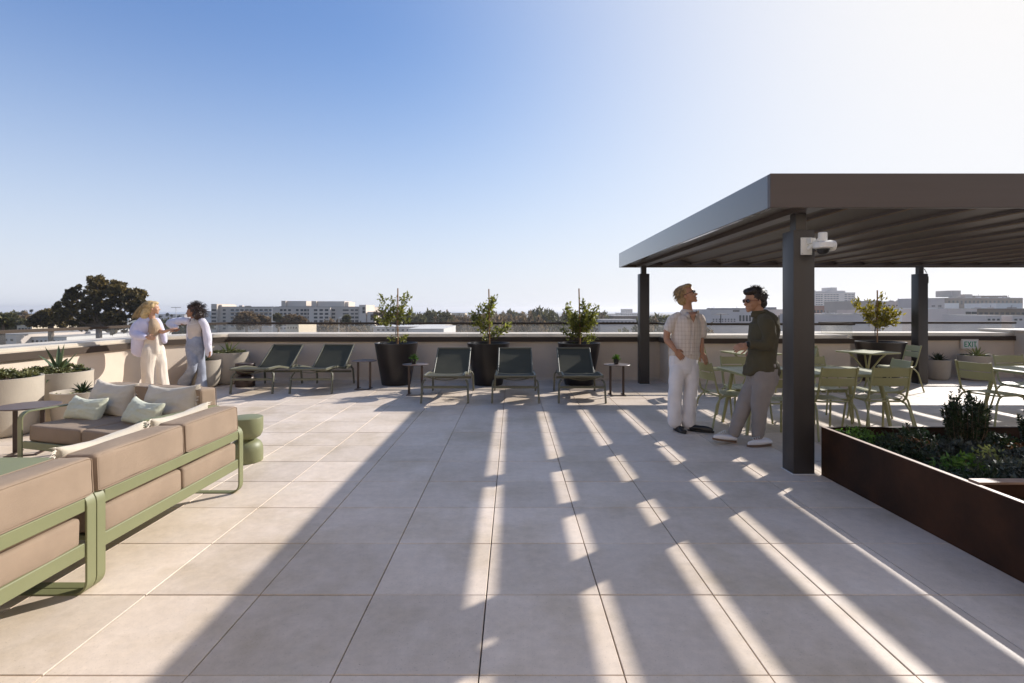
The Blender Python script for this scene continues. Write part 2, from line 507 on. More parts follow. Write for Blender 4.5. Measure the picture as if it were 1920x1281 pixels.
for (i0, i1, lab, nm) in sections:
    t = thing('parapet_wall', lab, 'wall')
    e0, e1 = i0 == 0, i1 == len(PATH)-1
    profile_run(i0, i1, [(0,-0.04),(0.30,-0.04),(0.30,PT-0.05),(0.0,PT-0.05)], e0, e1).build('wall_face', M['plaster'], t, smooth=0)
    profile_run(i0, i1, [(0.03,PT-0.0505),(0.80,PT-0.0505),(0.80,PT-0.03),(0.79,PT),(0.04,PT),(0.03,PT-0.01)], e0, e1).build('coping', M['coping'], t, smooth=0)
    # thin base flashing where the wall meets the pavers
    profile_run(i0, i1, [(-0.006,-0.03),(-0.0005,-0.03),(-0.0005,0.055),(-0.006,0.055)], e0, e1).build('base_flashing', M['coping'], t, smooth=0)

def railing(i0, i1, lab, seam0=0.0, plen=1.29):
    t = thing('glass_railing', lab, 'railing')
    e0, e1 = i0 in (0,), i1 == len(PATH)-1
    profile_run(i0, i1, [(-0.055,WB),(-0.003,WB),(-0.003,WT),(-0.055,WT)], e0, e1).build('base_channel', M['channel'], t, smooth=0)
    profile_run(i0, i1, [(-0.062,1.196),(0.004,1.196),(0.004,1.240),(-0.062,1.240)], e0, e1).build('handrail', M['channel'], t, smooth=0)
    for i in range(i0, i1):
        p, q = PATH[i] + miter(i)*(-0.03), PATH[i+1] + miter(i+1)*(-0.03)
        L_ = (q-p).length; d = (q-p).normalized(); n = Vector((-d.y, d.x, 0))
        s = 0.0; cuts = [0.0]
        s = seam0 if i == i0 and seam0 else min(plen, L_)
        while s < L_ - 0.25:
            cuts.append(s); s += plen
        cuts.append(L_)
        for k in range(len(cuts)-1):
            a_, b_ = cuts[k]+0.006, cuts[k+1]-0.006
            if b_-a_ < 0.05: continue
            g = MB(); vs = []
            for z in (WT+0.001, 1.1955):
                for (ss, oo) in ((a_,-0.006),(b_,-0.006),(b_,0.006),(a_,0.006)):
                    vs.append(p + d*ss + n*oo + Vector((0,0,z)))
            g.add(vs, [(0,3,2,1),(4,5,6,7),(0,1,5,4),(1,2,6,5),(2,3,7,6),(3,0,4,7)])
            g.build('glass_panel', M['glass'], t, smooth=0)
railing(0, 1, 'glass railing with bronze handrail along the sunlit left wall behind the women', plen=1.55)
railing(1, 2, 'short angled glass railing section in the far left corner')
railing(2, 3, 'long glass railing with dark handrail behind loungers and black planters', seam0=1.26)
railing(3, 6, 'glass railing stepping inward behind the white shirted man and dining set')
railing(6, 7, 'glass railing at the far right above the exit sign', seam0=1.2)

# right end pier with a dark window or cabinet
t = thing('wall_pier', 'taller cream stucco pier closing the far right end of parapet', 'wall')
m_ = MB(); m_.box(11.25, 10.6, -0.04, 14.6, 12.4, 1.03); m_.build('pier_body', M['plaster'], t, smooth=0)
m_ = MB(); m_.box(11.2, 10.55, 1.03, 14.6, 12.4, 1.06); m_.build('coping', M['coping'], t, smooth=0)
t = thing('wall_cabinet', 'dark bronze framed cabinet on the pier at the right edge', 'cabinet')
m_ = MB(); m_.box(11.33, 10.53, 0.42, 12.1, 10.597, 0.93); m_.build('cabinet_frame', M['channel'], t, bevel=0.006)
m_ = MB(); m_.box(11.40, 10.522, 0.49, 12.03, 10.529, 0.86); m_.build('cabinet_door', M['black'], t, smooth=0)

# ================================================================== pergola
perg = thing('pergola', 'large dark bronze louvred pergola over the dining area', 'pergola')
XL, XR, YN, YF = 2.25, 14.25, 4.49, 10.88
ZB, ZT = 2.40, 2.70
m_ = MB(); m_.box(XL, YN+0.047, ZB, XL+0.045, YF, ZT); m_.build('fascia_beam', M['pergola'], perg, bevel=0.004)
m_ = MB(); m_.box(XL, YN, ZB, XR, YN+0.045, ZT); m_.build('fascia_beam', M['pergola_matte'], perg, bevel=0.004)
m_ = MB(); m_.box(XL+0.047, YF-0.045, ZB, XR, YF, ZT); m_.build('fascia_beam', M['pergola_matte'], perg, bevel=0.004)
m_ = MB(); m_.box(XR+0.002, YN, ZB, XR+0.047, YF, ZT); m_.build('fascia_beam', M['pergola_matte'], perg, bevel=0.004)
# perimeter gutter: soffit pan and inner beam along the left side
m_ = MB(); m_.box(XL+0.047, YN+0.047, 2.455, 2.60, YF-0.047, 2.475); m_.build('soffit_panel', M['pergola_matte'], perg, smooth=0)
m_ = MB(); m_.box(2.602, YN+0.047, 2.405, 2.76, YF-0.047, 2.58); m_.build('gutter_beam', M['pergola_matte'], perg, bevel=0.004)
m_ = MB(); m_.box(2.762, YN+0.047, 2.425, XR-0.002, YN+0.13, 2.445); m_.build('soffit_panel', M['pergola_matte'], perg, smooth=0)
m_ = MB(); m_.box(2.762, YF-0.11, 2.43, XR-0.002, YF-0.047, 2.45); m_.build('soffit_panel', M['pergola_matte'], perg, smooth=0)
# louvres: long tilted blades running along the terrace depth
bl = MB()
yb0, yb1 = YN+0.14, YF-0.05
sec = [(0.0,0.0),(0.27,-0.10),(0.272,-0.126),(0.262,-0.130),(0.255,-0.106),(0.0,-0.024)]
vs = [Vector((x, y, z)) for y in (yb0, yb1) for x, z in sec]
k_ = len(sec)
fs = [(k, (k+1) % k_, (k+1) % k_ + k_, k + k_) for k in range(k_)] + [tuple(range(k_)), tuple(reversed(range(k_, 2*k_)))]
bl.add(vs, fs)
bl_me = bl.mesh('louvre_blade', smooth=0); bl_me.materials.append(M['pergola_matte'])
sm_ = MB(); sm_.box(0.2605, yb0, -0.143, 0.2655, yb1, -0.1305); lit_edge_me = sm_.mesh('lit_edge_strip', smooth=0); lit_edge_me.materials.append(M['lit_edge'])  # added strip imitating a bright lit line along each blade's lower edge
xb = 2.895
while xb < XR-0.35:
    skip = 8.05 < xb < 8.35
    lb_ = link('louvre_blade', bl_me, None, perg, (xb, 0, 2.60)); link('lit_edge_strip', lit_edge_me, None, lb_)
    xb += 0.607
# two cross rafters carrying the blades between the columns
def column(x, y, lab):
    cc = thing('pergola_column', lab, 'column', (x, y, 0), group='pergola columns')
    m = MB(); m.box(-0.098, -0.098, 0, 0.098, 0.098, 2.24); m.build('shaft', M['pergola_col'], cc, bevel=0.008, seg=2)
    m = MB(); m.box(-0.05, -0.05, 2.241, 0.05, 0.05, 2.404); m.build('neck', M['pergola_col'], cc, bevel=0.004)
    m = MB(); m.box(-0.108, -0.108, 0.0, 0.108, 0.108, 0.006); m.build('sealant_bead', M['white'], cc, smooth=0)
    return cc
column(2.67, 4.81, 'thick near pergola column beside the rusty planter, camera mounted on it')
column(2.675, 10.51, 'far left pergola column in front of the back wall')
column(8.32, 10.52, 'rear pergola column between black planter and round concrete pot')
column(8.32, 4.81, 'near pergola column outside the picture to the right')
column(13.9, 10.52, 'far outer pergola column beyond the picture')
column(13.9, 4.81, 'near outer pergola column beyond the picture')
jb = thing('junction_box', 'small grey junction box high on the rear pergola column', 'box')
m_ = MB(); m_.box(8.42, 10.47, 2.05, 8.47, 10.57, 2.19); m_.build('box_body', M['loungeframe'], jb, bevel=0.004)
m_ = MB(); m_.tube([(8.445,10.52,2.19),(8.46,10.52,2.27),(8.42,10.52,2.34),(8.375,10.52,2.36)], 0.008); m_.build('conduit', M['steel'], jb)

# security camera on the near column
sc_ = thing('security_camera', 'white dome security camera on bracket high on near pergola column', 'camera', (2.70, 4.712, 2.09))
m_ = MB(); m_.box(-0.075, -0.016, -0.09, 0.042, 0.0, 0.09); m_.build('mounting_plate', M['white'], sc_, bevel=0.006, seg=2)
m_ = MB(); m_.box(-0.02, -0.10, 0.02, 0.03, -0.016, 0.075); m_.tube([(0.0,-0.02,-0.03),(0.03,-0.16,0.05)], 0.022, 10); m_.build('bracket_arm', M['white'], sc_, bevel=0.003)
m_ = MB(); m_.lathe([(0.038,0.02),(0.042,0.03),(0.042,0.115),(0.036,0.122)], (0.065,-0.155,0), 20); m_.build('mount_collar', M['white'], sc_)
m_ = MB(); m_.lathe([(0.07,-0.045),(0.092,-0.035),(0.096,0.0),(0.092,0.018),(0.05,0.03)], (0.075,-0.155,0), 28); m_.build('housing', M['white'], sc_)
m_ = MB(); m_.lathe([(0.004,-0.105),(0.03,-0.10),(0.052,-0.08),(0.062,-0.046)], (0.07,-0.155,0), 24); m_.build('dome', M['black'], sc_)
m_ = MB(); m_.lathe([(0.02,-0.05),(0.052,-0.044),(0.058,0.0),(0.052,0.044),(0.02,0.05)], (0.15,-0.13,-0.01), 20, M=Matrix.Rotation(R(90),3,'Y')); m_.build('side_lens_shell', M['white'], sc_)
for (x, z) in ((-0.062,0.077),(0.03,0.077),(-0.062,-0.077),(0.03,-0.077)):
    m_ = MB(); m_.lathe([(0.005,0),(0.005,0.004)], (0,0,0), 8, M=Matrix.Rotation(R(90),3,'X')); m_.build('screw', M['steel'], sc_, (x,-0.016,z))

sc_.scale = (0.88, 0.88, 0.88)
# EXIT sign on the far right wall
ex = thing('exit_sign', 'illuminated style exit sign with green letters low on far right wall', 'sign', (10.22, 11.545, 0.74))
m_ = MB(); m_.box(-0.20, -0.055, -0.115, 0.19, -0.001, 0.115); m_.build('sign_housing', M['coping'], ex, bevel=0.008, seg=2)
m_ = MB(); m_.box(-0.165, -0.061, -0.09, 0.165, -0.0565, 0.09); m_.build('sign_face', M['white'], ex, smooth=0)
M['exitgreen'] = mat('exit_green', (0.02,0.30,0.14), 0.4)
def strokes(mb, segs, x0, h, wd, th, y0, y1):
    for (ax, az, bx, bz) in segs:
        A = Vector((x0+ax*wd, 0, az*h)); B = Vector((x0+bx*wd, 0, bz*h))
        d = (B-A).normalized(); n = Vector((-d.z, 0, d.x))*th/2
        e = d*th/2*0
        q = [A-n-e, B-n+e, B+n+e, A+n-e]
        vs = [(p.x, y0, p.z) for p in q] + [(p.x, y1, p.z) for p in q]
        mb.add(vs, [(0,1,2,3),(7,6,5,4),(0,4,5,1),(1,5,6,2),(2,6,7,3),(3,7,4,0)])
GL = {'E': [(0.1,-.5,0.1,.5),(0.1,.42,1,.42),(0.1,0,.85,0),(0.1,-.42,1,-.42)],
      'X': [(0,-.5,1,.5),(0,.5,1,-.5)], 'I': [(.5,-.5,.5,.5)], 'T': [(.5,-.5,.5,.5),(0,.42,1,.42)]}
for ch, x0_, wd in (('E',-0.135,0.06),('X',-0.06,0.07),('I',0.015,0.05),('T',0.065,0.07)):
    lb = MB(); strokes(lb, GL[ch], x0_, 0.12, wd, 0.019, -0.0635, -0.0615); lb.build('letter', M['exitgreen'], ex, smooth=0)

# unseen wall of the terrace building, added to bounce warm sunlight into the shade
bw = thing('building_bounce_wall', 'unseen cream stucco facade of the host building, added for warm bounce light', 'building')
m_ = MB(); m_.box(-9.0, -3.4, -0.04, 15.0, -3.0, 6.5); m_.build('facade', M['plaster'], bw, smooth=0)
m_ = MB(); m_.box(-9.05, -3.45, 6.5, 15.05, -2.92, 6.62); m_.build('coping', M['coping'], bw, smooth=0)
for k in range(6):
    x = -6.0 + k*3.6
    m_ = MB(); m_.box(x-0.75, -3.0, 0.0, x+0.75, -2.96, 2.3); f = m_.build('window', M['channel'], bw, smooth=0)
    m_ = MB(); m_.box(x-0.68, -2.959, 0.07, x+0.68, -2.95, 2.23); m_.build('pane', M['black'], f, smooth=0)
# ================================================================== furniture helpers
def rrect(w_, h_, r, n=5):
    """rounded rectangle loop centred on origin in 2D"""
    out_ = []
    for cx, cy, a0 in ((w_/2-r, h_/2-r, 0), (-w_/2+r, h_/2-r, 90), (-w_/2+r, -h_/2+r, 180), (w_/2-r, -h_/2+r, 270)):
        for k in range(n+1):
            a_ = R(a0 + 90*k/n); out_.append((cx + r*math.cos(a_), cy + r*math.sin(a_)))
    return out_

def cushion_mesh(name, sx, sy, sz, r=0.03, mat_=None, puff=0.0, seed=0):
    """soft box cushion, corner at origin centre bottom"""
    bm = bmesh.new()
    bmesh.ops.create_cube(bm, size=1.0)
    for v in bm.verts: v.co = Vector((v.co.x*sx, v.co.y*sy, (v.co.z+0.5)*sz))
    bmesh.ops.bevel(bm, geom=list(bm.edges), offset=r, segments=3, profile=0.5, affect='EDGES')
    bmesh.ops.subdivide_edges(bm, edges=[e for e in bm.edges if e.calc_length() > 0.12], cuts=7, use_grid_fill=True)
    for v in bm.verts:
        u, t, q = v.co.x/(sx/2), v.co.y/(sy/2), (v.co.z-sz/2)/(sz/2)
        f = (1-min(1,u*u))*(1-min(1,t*t)); g = (1-min(1,u*u))*(1-min(1,q*q)); h = (1-min(1,t*t))*(1-min(1,q*q))
        v.co.z += puff*f*(1 if q > 0 else -0.3)
        v.co.y += puff*0.6*g*(1 if t > 0 else -1)
        v.co.x += puff*0.6*h*(1 if u > 0 else -1)
        n_ = noise.noise(Vector((v.co.x*4+seed, v.co.y*4, v.co.z*4)))*0.009 + noise.noise(Vector((v.co.x*14+seed, v.co.y*14, v.co.z*14)))*0.0025
        v.co += v.normal*n_
    me = bpy.data.meshes.new(name); bm.to_mesh(me); bm.free()
    me.polygons.foreach_set('use_smooth', [True]*len(me.polygons)); me.update()
    if mat_: me.materials.append(mat_)
    return me

def pillow_mesh(name, w_, h_, t_, mat_, seed=0, sag=0.03, n=34):
    """pillow in XZ plane, thickness along Y, base at z=0"""
    vs = []; fs = []
    rnd = random.Random(seed)
    off = rnd.random()*50
    for side in (1, -1):
        for j in range(n+1):
            for i in range(n+1):
                u, v = 2*i/n-1, 2*j/n-1
                # pinched edges, pointed corners
                pu = u*(1 - 0.045*(1-v*v)*1.0) ; pv = v*(1 - 0.06*(1-u*u))
                th = ((1-abs(u)**2.6)*(1-abs(v)**2.6))
                th = max(0, th)**0.40
                wr = noise.noise(Vector((u*2.0+off, v*2.0, side*3)))*0.20 + noise.noise(Vector((u*5+off, v*5, side)))*0.09
                rad = math.atan2(v, u); rr = max(abs(u), abs(v))
                pl = math.sin(rad*17+off)*0.05*rr**4
                y = side*t_/2*max(0, th*(1+wr) + pl*th)
                x = pu*w_/2; z = (pv+1)*h_/2
                z -= sag*(1-u*u)*((v+1)/2)**2
                # slump: bottom wider
                y *= 1.12 - 0.2*(v+1)/2
                vs.append((x, y, z))
    m = (n+1)
    for s in range(2):
        b_ = s*m*m
        for j in range(n):
            for i in range(n):
                q = (b_+j*m+i, b_+j*m+i+1, b_+(j+1)*m+i+1, b_+(j+1)*m+i)
                fs.append(q if s == 1 else tuple(reversed(q)))
    me = bpy.data.meshes.new(name); me.from_pydata(vs, [], fs)
    bm = bmesh.new(); bm.from_mesh(me); bmesh.ops.remove_doubles(bm, verts=bm.verts, dist=0.0008); bmesh.ops.recalc_face_normals(bm, faces=bm.faces); bm.to_mesh(me); bm.free()
    me.polygons.foreach_set('use_smooth', [True]*len(me.polygons)); me.update()
    me.materials.append(mat_)
    return me

def fringe_mesh(name, w_, h_, L_=0.035, seed=0):
    rnd = random.Random(seed); vs = []; fs = []
    for s in (-1, 1):
        k = int(h_/0.006)
        for i in range(k):
            v = 2*i/k-1
            x = s*w_/2*(1 - 0.045*(1-v*v)); z = (v*(1)+1)*h_/2
            dz = rnd.uniform(-.018,.018); dy = rnd.uniform(-.022,.022); l = L_*rnd.uniform(.6,1.2)
            b_ = len(vs); wd = 0.003
            vs += [(x-s*0.006, -0.002, z-wd), (x-s*0.006, 0.002, z+wd), (x+s*l*0.6, dy*0.5, z+dz*.5+wd), (x+s*l, dy, z+dz)]
            fs += [(b_, b_+1, b_+2, b_+3)]
    me = bpy.data.meshes.new(name); me.from_pydata(vs, [], fs); me.update(); me.materials.append(M['fringe'])
    return me

# ================================================================== sectional sofas
# a module in local coordinates: back plane at x=0 (back faces +x), seat towards -x, length along +y
def sofa_module(label, loc, rotz, L_=1.51, seed=0, e0=0.065, e1=0.065):
    t = thing('sofa', label, 'sofa', loc, rotz, group='outdoor sectional sofa modules')
    D = 0.86; HT = 0.545
    # side loops: flat bar, one at each end
    for yy in (0.03, L_-0.03):
        lp = rrect(D, HT, 0.075)
        pts = [Vector((x - D/2, yy, z + HT/2)) for x, z in lp]
        m = MB(); m.sweep(pts, [(-0.006,-0.03),(0.006,-0.03),(0.006,0.03),(-0.006,0.03)], up=(0,1,0), closed=True)
        m.build('arm_frame', M['green'], t, bevel=0.002)
    a_, b_ = 0.062, L_-0.062
    m = MB(); m.box(-0.022, a_, 0.445, -0.002, b_, 0.515); m.build('back_rail', M['green'], t, bevel=0.004)
    m = MB(); m.box(-0.022, a_, 0.205, -0.002, b_, 0.28); m.build('seat_rail', M['green'], t, bevel=0.004)
    m = MB(); m.box(-D+0.002, a_, 0.205, -D+0.022, b_, 0.275); m.build('seat_rail', M['green'], t, bevel=0.004)
    m = MB(); m.box(-D+0.03, a_, 0.235, -0.03, b_, 0.262); m.build('seat_deck', M['green'], t, smooth=0)
    n = 2; cl = (L_-0.13)/n
    for k in range(n):
        yc = 0.065 + cl*(k+0.5)
        me = cushion_mesh('seat_cushion', D-0.055, cl-0.010, 0.155, 0.022, M['cushion'], 0.007, seed+k)
        link('seat_cushion', me, None, t, (-D/2+0.012, yc, 0.264))
        ya = 0.065 + cl*k; yb = ya + cl
        if k == 0: ya = e0
        if k == n-1: yb = L_ - e1
        low = cushion_mesh('c', 0.15, cl-0.03, 0.12, 0.02, None, 0.0, seed+k+9); up_c = cushion_mesh('c2', 0.185, yb-ya-0.010, 0.205, 0.022, None, 0.004, seed+k+5)
        bm = bmesh.new(); bm.from_mesh(low)
        for v in bm.verts: v.co += Vector((-0.105, yc, 0.42))
        bm2 = bmesh.new(); bm2.from_mesh(up_c)
        for v in bm2.verts: v.co += Vector((-0.088 - 0.05*v.co.z, (ya+yb)/2, 0.517))
        tmp = bpy.data.meshes.new('t'); bm2.to_mesh(tmp); bm.from_mesh(tmp); bm2.free()
        me = bpy.data.meshes.new('back_cushion'); bm.to_mesh(me); bm.free()
        me.polygons.foreach_set('use_smooth', [True]*len(me.polygons)); me.materials.append(M['cushion'])
        bc = link('back_cushion', me, None, t)
        y0_, y1_ = ya+0.012, yb-0.012
        pp = MB()
        for xx in (0.001, -0.181):
            q = [Vector((xx-0.0*z, y, z)) for y, z in ((y0_, 0.524), (y1_, 0.524), (y1_, 0.7155), (y0_, 0.7155))]
            lp = []
            for i4 in range(4):
                for f4 in (0.04, 0.5, 0.96): lp.append(q[i4].lerp(q[(i4+1) % 4], f4))
            lp = [p - Vector((0.05*(p.z-0.517), 0, 0)) for p in lp]
            pp.tube(lp, 0.0035, 5, closed=True, up=(1,0,0))
        pp.build('piping', M['cushion'], bc)
    for yy in (0.03, L_-0.03):
        for xx in (-0.10, -D+0.10):
            m = MB(); m.lathe([(0.018,-0.004),(0.018,0.0)], (xx, yy, 0.0005+0.003), 12); m.build('foot_pad', M['black'], t)
    return t
XB = -2.25
sofa_module('taupe sofa module with sage frame, back to camera beside the green drum stool', (XB, 2.78, 0), 0, 1.51, 1, 0.002, 0.065)
sofa_module('nearest taupe sofa module with sage frame, cut by the left picture edge', (XB, 1.265, 0), 0, 1.51, 4, 0.065, 0.002)
# the facing module is turned: its back is away from the camera
ang = R(-17)
u_ = Vector((math.cos(ang), math.sin(ang), 0)); v_ = Vector((-math.sin(ang), math.cos(ang), 0))
Fl = Vector((-4.66, 4.85, 0))
# local +x (back direction) -> v_, local +y (length) -> -u_
back_org = Fl + v_*0.86 + u_*1.53
sofa_module('taupe two seat sofa facing camera with cream and pale green pillows', back_org, ang + R(90), 1.53, 8)

def place_pillow(nm, lab, w_, h_, t_, mt, pos, rotz, lean, seed, fringe=False, roll=0.0, grp='pillows on the sofas'):
    th = thing(nm, lab, 'pillow', pos, 0, grp)
    th.rotation_euler = Matrix.Rotation(rotz, 3, 'Z').to_4x4().to_euler()
    th.rotation_euler = (Matrix.Rotation(rotz, 3, 'Z') @ Matrix.Rotation(lean, 3, 'X') @ Matrix.Rotation(roll, 3, 'Y')).to_euler()
    link('pillow_cover', pillow_mesh('pillow_cover', w_, h_, t_, mt, seed), None, th)
    if fringe: tag(link('fringe', fringe_mesh('fringe', w_, h_, 0.04, seed), None, th), kind='stuff')
    return th
def onB(u, v, z): return Fl + u_*u + v_*v + Vector((0, 0, z))
place_pillow('pillow', 'big cream fringed pillow leaning at left end of facing sofa', 0.60, 0.37, 0.18, M['linen'], onB(0.29, 0.585, 0.41), ang, R(-20), 3, True, R(2))
place_pillow('pillow', 'big cream fringed pillow leaning at right end of facing sofa', 0.66, 0.37, 0.18, M['linen'], onB(1.10, 0.585, 0.41), ang, R(-20), 5, True, R(-3))
place_pillow('pillow', 'small pale green pillow in front of the left cream pillow', 0.44, 0.25, 0.15, M['pale_pillow'], onB(0.27, 0.36, 0.41), ang+R(3), R(-27), 7, False, R(1))
place_pillow('pillow', 'small pale green pillow in front of the right cream pillow', 0.44, 0.26, 0.15, M['pale_pillow'], onB(1.02, 0.36, 0.41), ang+R(-2), R(-27), 11, False, R(6))
# pillows standing against the inner side of the near modules: only their tops show
place_pillow('pillow', 'cream fringed pillow behind near sofa back, closer to the camera', 0.66, 0.36, 0.16, M['linen'], (XB-0.34, 3.13, 0.42), R(90), R(18), 13, True, 0)
place_pillow('pillow', 'cream fringed pillow behind near sofa back, beside the stool end', 0.66, 0.36, 0.16, M['linen'], (XB-0.34, 3.86, 0.42), R(90), R(18), 17, True, 0)

# low green coffee table
ct = thing('coffee_table', 'low square sage green coffee table between the sofas', 'table', (-4.2, 3.5, 0))
m = MB(); m.box(-0.65, -0.65, 0.295, 0.65, 0.65, 0.32); m.build('table_top', M['green'], ct, bevel=0.006, seg=2)
m = MB(); m.box(-0.60, -0.60, 0.24, 0.60, 0.60, 0.294); m.build('apron', M['green'], ct, bevel=0.004)
for sx in (-1, 1):
    lp = rrect(1.1, 0.24, 0.05)
    m = MB(); m.sweep([Vector((sx*0.55, y, z+0.12)) for y, z in lp], [(-0.006,-0.03),(0.006,-0.03),(0.006,0.03),(-0.006,0.03)], up=(1,0,0), closed=True)
    m.build('leg', M['green'], ct)

# hourglass drum stools
def drum(label, loc, mt, r=0.16, h=0.44):
    t = thing('drum_stool', label, 'stool', loc)
    low = [(0.01,0.0),(r*.97,0.0),(r,0.012),(r,h*0.26),(r*.97,h*0.34),(r*.86,h*.42),(r*.66,h*.475),(r*.42,h*.495),(r*.40,h*.50)]
    up_ = [(r*.40,h*.501),(r*.60,h*.51),(r*.84,h*.56),(r*.96,h*.64),(r,h*.72),(r,h*.975),(r*.98,h*.992),(r*.93,h),(0.01,h)]
    m = MB(); m.lathe(low, seg=40); m.build('lower_drum', mt, t)
    m = MB(); m.lathe(up_, seg=40); m.build('upper_drum', mt, t)
    return t
drum('sage green hourglass drum stool at the end of the near sofa', (-2.66, 5.14, 0), M['green'], 0.155, 0.44)
drum('dark brown hourglass stool between big sand planter and first lounger', (-5.27, 10.15, 0), M['brown'], 0.18, 0.46)

# small round side tables with U foot
def side_table(label, loc, r=0.24, h=0.54, rz=0.0, grp='small round brown side tables'):
    t = thing('side_table', label, 'side table', loc, rz, grp)
    m = MB(); m.lathe([(0.01,h-0.014),(r-0.004,h-0.014),(r,h-0.010),(r,h-0.003),(r-0.003,h),(0.01,h)], seg=40); m.build('table_top', M['tabletop_brown'], t)
    for s in (-1, 1):
        m = MB(); m.box(s*0.115-0.02, -0.01, 0.012, s*0.115+0.02, 0.01, h-0.0145); m.build('leg', M['brown'], t, bevel=0.003)
    m = MB(); m.bar([(-0.115,0.12,0.006),(-0.115,-0.17,0.006)], 0.04, 0.011); m.bar([(0.115,0.12,0.006),(0.115,-0.17,0.006)], 0.04, 0.011)
    m.bar([(-0.095,-0.15,0.006),(0.095,-0.15,0.006)], 0.04, 0.0108)
    m.build('foot', M['brown'], t)
    return t
side_table('round brown side table with bare top, right of the second lounger', (-2.84, 9.85, 0), 0.235)
side_table('round brown side table holding small plant before leftmost black planter', (-1.735, 9.2, 0), 0.23)
side_table('round brown side table holding small plant, right of the last lounger', (1.855, 9.15, 0), 0.235)
side_table('large round brown table beside left end of the facing sofa', (-5.12, 5.45, 0), 0.27, 0.50, R(20))

# ================================================================== sun loungers (foot towards -y, origin between the front legs)
def make_lounger(label):
    t = thing('sun_lounger', label, 'sun lounger', (0,0,0), 0, 'sun loungers along the back wall')
    W = 0.36
    def rail(s):
        return [Vector((s*0.31, y, z)) for y, z in ((-0.13,0.452),(0.30,0.45),(0.42,0.443),(0.86,0.365),(0.98,0.355),(1.36,0.355))]
    # seat sling: one piece curving from the foot end to the hip
    prof = [(-0.13,0.452),(0.10,0.456),(0.30,0.452),(0.42,0.444),(0.60,0.412),(0.78,0.381),(0.90,0.370)]
    m = MB(); vs = []; fs = []
    nx = 9
    for (y, z) in prof:
        for i in range(nx):
            x = -0.285 + 0.57*i/(nx-1)
            vs.append((x, y, z - 0.018*(1-(x/0.285)**2)))
    for (y, z) in prof:
        for i in range(nx):
            x = -0.285 + 0.57*i/(nx-1)
            vs.append((x, y, z - 0.018*(1-(x/0.285)**2) - 0.004))
    n_ = len(prof)
    for j in range(n_-1):
        for i in range(nx-1):
            a1 = j*nx+i; fs.append((a1, a1+1, a1+nx+1, a1+nx))
            b1 = n_*nx + a1; fs.append((b1, b1+nx, b1+nx+1, b1+1))
    m.add(vs, fs).build('seat_sling', M['sling'], t)
    bp = [(0.90,0.372),(1.10,0.49),(1.30,0.62),(1.52,0.775)]
    m = MB(); vs = []; fs = []
    for dz in (0, -0.004):
        for (y, z) in bp:
            for i in range(nx):
                x = -0.30 + 0.60*i/(nx-1)
                vs.append((x, y + dz*-0.5, z + dz - 0.006*(1-(x/0.3)**2)))
    n_ = len(bp)
    for j in range(n_-1):
        for i in range(nx-1):
            a1 = j*nx+i; fs.append((a1, a1+1, a1+nx+1, a1+nx))
            b1 = n_*nx + a1; fs.append((b1, b1+nx, b1+nx+1, b1+1))
    m.add(vs, fs).build('back_sling', M['sling'], t)
    m = MB()
    for s in (-1, 1): m.bar([Vector((s*0.307, y, z)) for y, z in bp], 0.022, 0.034)
    m.bar([(-0.318, 1.525, 0.778), (0.318, 1.525, 0.778)], 0.03, 0.022)
    m.build('back_frame', M['loungeframe'], t, bevel=0.003)
    for s in (-1, 1):
        m = MB(); m.bar(rail(s), 0.032, 0.042); m.build('side_rail', M['loungeframe'], t, bevel=0.004)
    m = MB(); m.bar([(-0.318,-0.13,0.452),(0.318,-0.13,0.452)], 0.032, 0.03); m.build('end_bar', M['loungeframe'], t, bevel=0.004)
    for s in (-1, 1):
        for (ya, yb) in ((0.10, 0.0), (1.22, 1.31)):
            m = MB(); m.bar([(s*0.325, ya, 0.365), (s*0.352, ya, 0.352), (s*0.37, (ya+yb)/2, 0.30), (s*0.378, yb, 0.0)], 0.030, 0.042, up=(0,1,0))
            m.build('leg', M['loungeframe'], t, bevel=0.004)
    m = MB(); m.box(-0.36, 0.02, 0.235, 0.36, 0.05, 0.275); m.build('cross_bar', M['loungeframe'], t, bevel=0.003)
    m = MB(); m.box(-0.34, 1.24, 0.235, 0.34, 1.27, 0.275); m.build('cross_bar', M['loungeframe'], t, bevel=0.003)
    pts = [(-0.30+0.6*k/12, 0.0, 0.43-0.055*math.sin(PI*k/12)) for k in range(13)]
    m = MB(); m.tube(pts, 0.008, 6); m.build('brace', M['loungeframe'], t)
    pts = [(-0.30+0.6*k/12, 0.40, 0.41-0.055*math.sin(PI*k/12)) for k in range(13)]
    m = MB(); m.tube(pts, 0.008, 6); m.build('brace', M['loungeframe'], t)
    for s in (-1, 1):
        m = MB(); m.bar([(s*0.33,0.92,0.375),(s*0.345,1.05,0.40),(s*0.34,1.20,0.375)], 0.012, 0.045); m.build('hinge_plate', M['loungeframe'], t, bevel=0.002)
        m = MB(); m.tube([(s*0.29,1.28,0.60),(s*0.29,1.20,0.36)], 0.008, 6); m.build('back_strut', M['loungeframe'], t)
    return t
lg = make_lounger('leftmost charcoal sling sun lounger, beside the brown drum stool')
lg_spots = [((-4.69, 9.24), 0.0, None),
            ((-3.625, 9.24), 0.0, 'second sling sun lounger from left, next to bare topped side table'),
            ((-1.095, 8.30), R(0.5), 'charcoal sling sun lounger left of the middle black planter'),
            ((0.048, 8.30), 0.0, 'middle sling sun lounger between second and third black planters'),
            ((1.125, 8.30), R(-1.2), 'rightmost sling sun lounger in front of the third black planter')]
for (xy, rz, lab) in lg_spots:
    if lab is None: lg.location = (*xy, 0)
    else: dup(lg, (*xy, 0), rz, lab)

